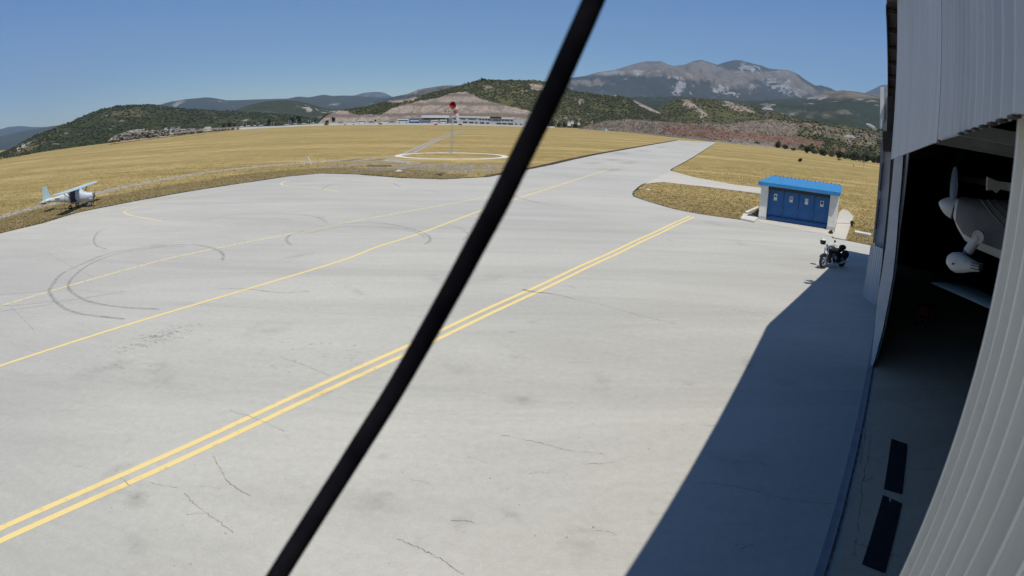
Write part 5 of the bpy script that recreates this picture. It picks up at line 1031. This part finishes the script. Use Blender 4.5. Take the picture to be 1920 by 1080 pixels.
def bush(x, yb, hpx, wpx, lab, shade, grp=None, d=None, cat='bush', name='bush', n=420):
    b = gfar(x, yb) if d is None else atr(x, yb, d); D = b.xy.length; H = hpx/1116*D; Rw = wpx/1116*D/2
    e_ = empty(name, b, random.uniform(0, 6), lab, cat, grp); V, F = leafball(n, Rw*.75, H*.46, H*.42, lsz=max(.05, H*.085)); MB().add(V, F).build('crown', LEAF[shade], e_)
    m = MB(); 
    for _ in range(4): m.tube([(0, 0, -.1), (random.uniform(-.2, .2)*Rw, random.uniform(-.2, .2)*Rw, H*.25), (random.uniform(-.5, .5)*Rw, random.uniform(-.5, .5)*Rw, H*.7)], [H*.03, H*.02, H*.006], 5)
    m.build('trunk', M['trunk'], e_); return e_
bush(1500, 303.5, 9, 12.5, 'lone round dark bush in the middle of the yellow field', 'dark', n=500)
bush(1573, 301, 4.5, 13, 'flat low dark bush in the yellow field right of the round one', 'dark')
bush(1600, 313, 4, 3, 'tiny dark shrub in the field near the bare sapling', 'mid', n=120)
BG = 'bushes along the far right edge of the field'
BL = sorted([(1240, 251, 12, 9, 'dark'), (1248, 252, 8, 10, 'mid'), (1363, 265.5, 6, 9, 'mid'), (1387, 267.5, 7, 10, 'olive'), (1420, 271.5, 9, 15, 'olive'), (1458, 276, 15, 17, 'mid'), (1471, 278.5, 11, 19, 'mid'), (1487, 281.5, 7, 15, 'olive'), (1513, 286, 15, 17, 'dark'), (1527, 288, 9, 22, 'mid'), (1541, 290.5, 13, 19, 'dark'), (1559, 293, 9, 22, 'olive'), (1573, 295, 15, 20, 'mid'), (1586, 297, 10, 22, 'dark'), (1600, 299.5, 17, 22, 'mid'), (1612, 301, 12, 24, 'olive'), (1624, 303, 18, 24, 'dark'), (1637, 304, 14, 22, 'mid'), (1649, 305, 18, 20, 'dark'), (1661, 306, 14, 18, 'mid')])
for i, (x, yb, h_, w_, s) in enumerate(BL): bush(x, yb+1.5, h_, w_, {'dark': 'dark', 'mid': 'green', 'olive': 'pale olive'}[s]+' bush, '+ordn(i, len(BL), 'row along the far field edge, right'), s, BG, n=700)
TG = 'trees and bushes behind the paddock'
TL = sorted([(625, 229, 12, 8, 'dark'), (560, 228, 13, 12, 'dark'), (548, 230, 12, 10, 'dark'), (505, 233, 12, 9, 'mid'), (430, 239, 11, 12, 'mid'), (418, 240, 10, 10, 'olive'), (440, 238, 8, 10, 'mid'), (590, 229, 9, 8, 'dark'), (1035, 238, 16, 14, 'olive'), (1048, 239, 12, 10, 'mid'), (1058, 239, 11, 9, 'dark'), (1078, 240, 10, 9, 'dark'), (704, 228, 5, 5, 'dark')])
for i, (x, yb, h_, w_, s) in enumerate(TL): bush(x, yb, h_, w_, 'bushy tree, '+ordn(i, len(TL), 'trees behind the paddock'), s, TG, d=700, cat='tree', name='tree')
RG = 'trees on the skyline of the quarry hill'
SL = sorted([(903, 150, 7), (909, 150, 5), (894, 153, 5), (872, 159, 6), (878, 157, 6), (884, 155, 4), (922, 151, 4), (1012, 152, 4), (992, 151, 4), (960, 151, 3.5), (1044, 157, 5), (648, 208, 3)])
for i, (x, yb, h_) in enumerate(SL): bush(x, yb+1.5, h_, h_*1.25, 'dark tree, '+ordn(i, len(SL), 'trees on the quarry hill skyline'), 'dark', RG, d=930 if x > 660 else 790, cat='tree', name='tree', n=220)
b = gp(1619, 316, -.05); sp_ = empty('sapling', b, 0, 'thin bare grey sapling at the right edge of the yellow field', 'sapling'); D = b.xy.length; H = 22/1116*D
m = MB().tube([(0, 0, 0), (.05, 0, H*.5), (0, .1, H)], [.07, .05, .015], 6)
for k in range(9): a = random.uniform(0, 6.28); z = H*random.uniform(.35, .95); m.tube([(0, 0, z*.8), (math.cos(a)*.5, math.sin(a)*.5, z), (math.cos(a)*.9, math.sin(a)*.9, z+.15)], [.03, .02, .008], 5)
m.build('trunk', M['galv'], sp_); V, F = leafball(150, .8, H*.32, H*.68, lsz=.11); MB().add(V, F).build('crown', LEAF['olive'], sp_)
bush(1557, 440, 9, 13, 'small green weed clump at the foot of the shed right corner', 'olive', cat='weed', name='weed', n=260)
bush(1596, 428, 15, 9, 'green weeds growing along the side path beside the shed', 'olive', cat='weed', name='weed', n=260)
# ================================================================ CABLE IN FRONT OF THE CAMERA
cb = [(1172, -150), (1140, -70), (1113, 0), (1077, 82), (1033, 180), (985, 278), (936, 378), (893, 458), (849, 540), (793, 640), (735, 740), (686, 818), (634, 900), (578, 988), (520, 1080), (462, 1175), (405, 1270)]
wpx = [40, 41, 41, 42, 42, 42, 42, 41, 40, 38, 37, 37, 36, 36, 36, 36, 36]
pts = [(CAMH, ray(x, y)) for x, y in cb]; pts = [Vector((0, 0, CAMH))+d*(.55*40/w_) for (_, d), w_ in zip(pts, wpx)]
o = MB().tube(spline(pts, 4), .55*40/1116/2, 16).build('cable', M['cable'], smooth=True); tag(o, 'thick black cable hanging slantwise right in front of the view', 'cable')
# ================================================================ HAZE
t = bpy.data.materials.new('haze'); t.use_nodes = True; nt_ = t.node_tree
for nd in list(nt_.nodes):
    if nd.type != 'OUTPUT_MATERIAL': nt_.nodes.remove(nd)
pv = nt_.nodes.new('ShaderNodeVolumePrincipled'); pv.inputs['Color'].default_value = (.56, .74, 1, 1); pv.inputs['Density'].default_value = 7.0e-5; pv.inputs['Anisotropy'].default_value = .1
nt_.links.new(pv.outputs[0], nt_.nodes['Material Output'].inputs['Volume'])
hz = MB().box((0, 0, 1150), (27000, 27000, 2330)).build('haze', t); tag(hz, 'thin blue summer haze over the valley', 'haze', kind='stuff')
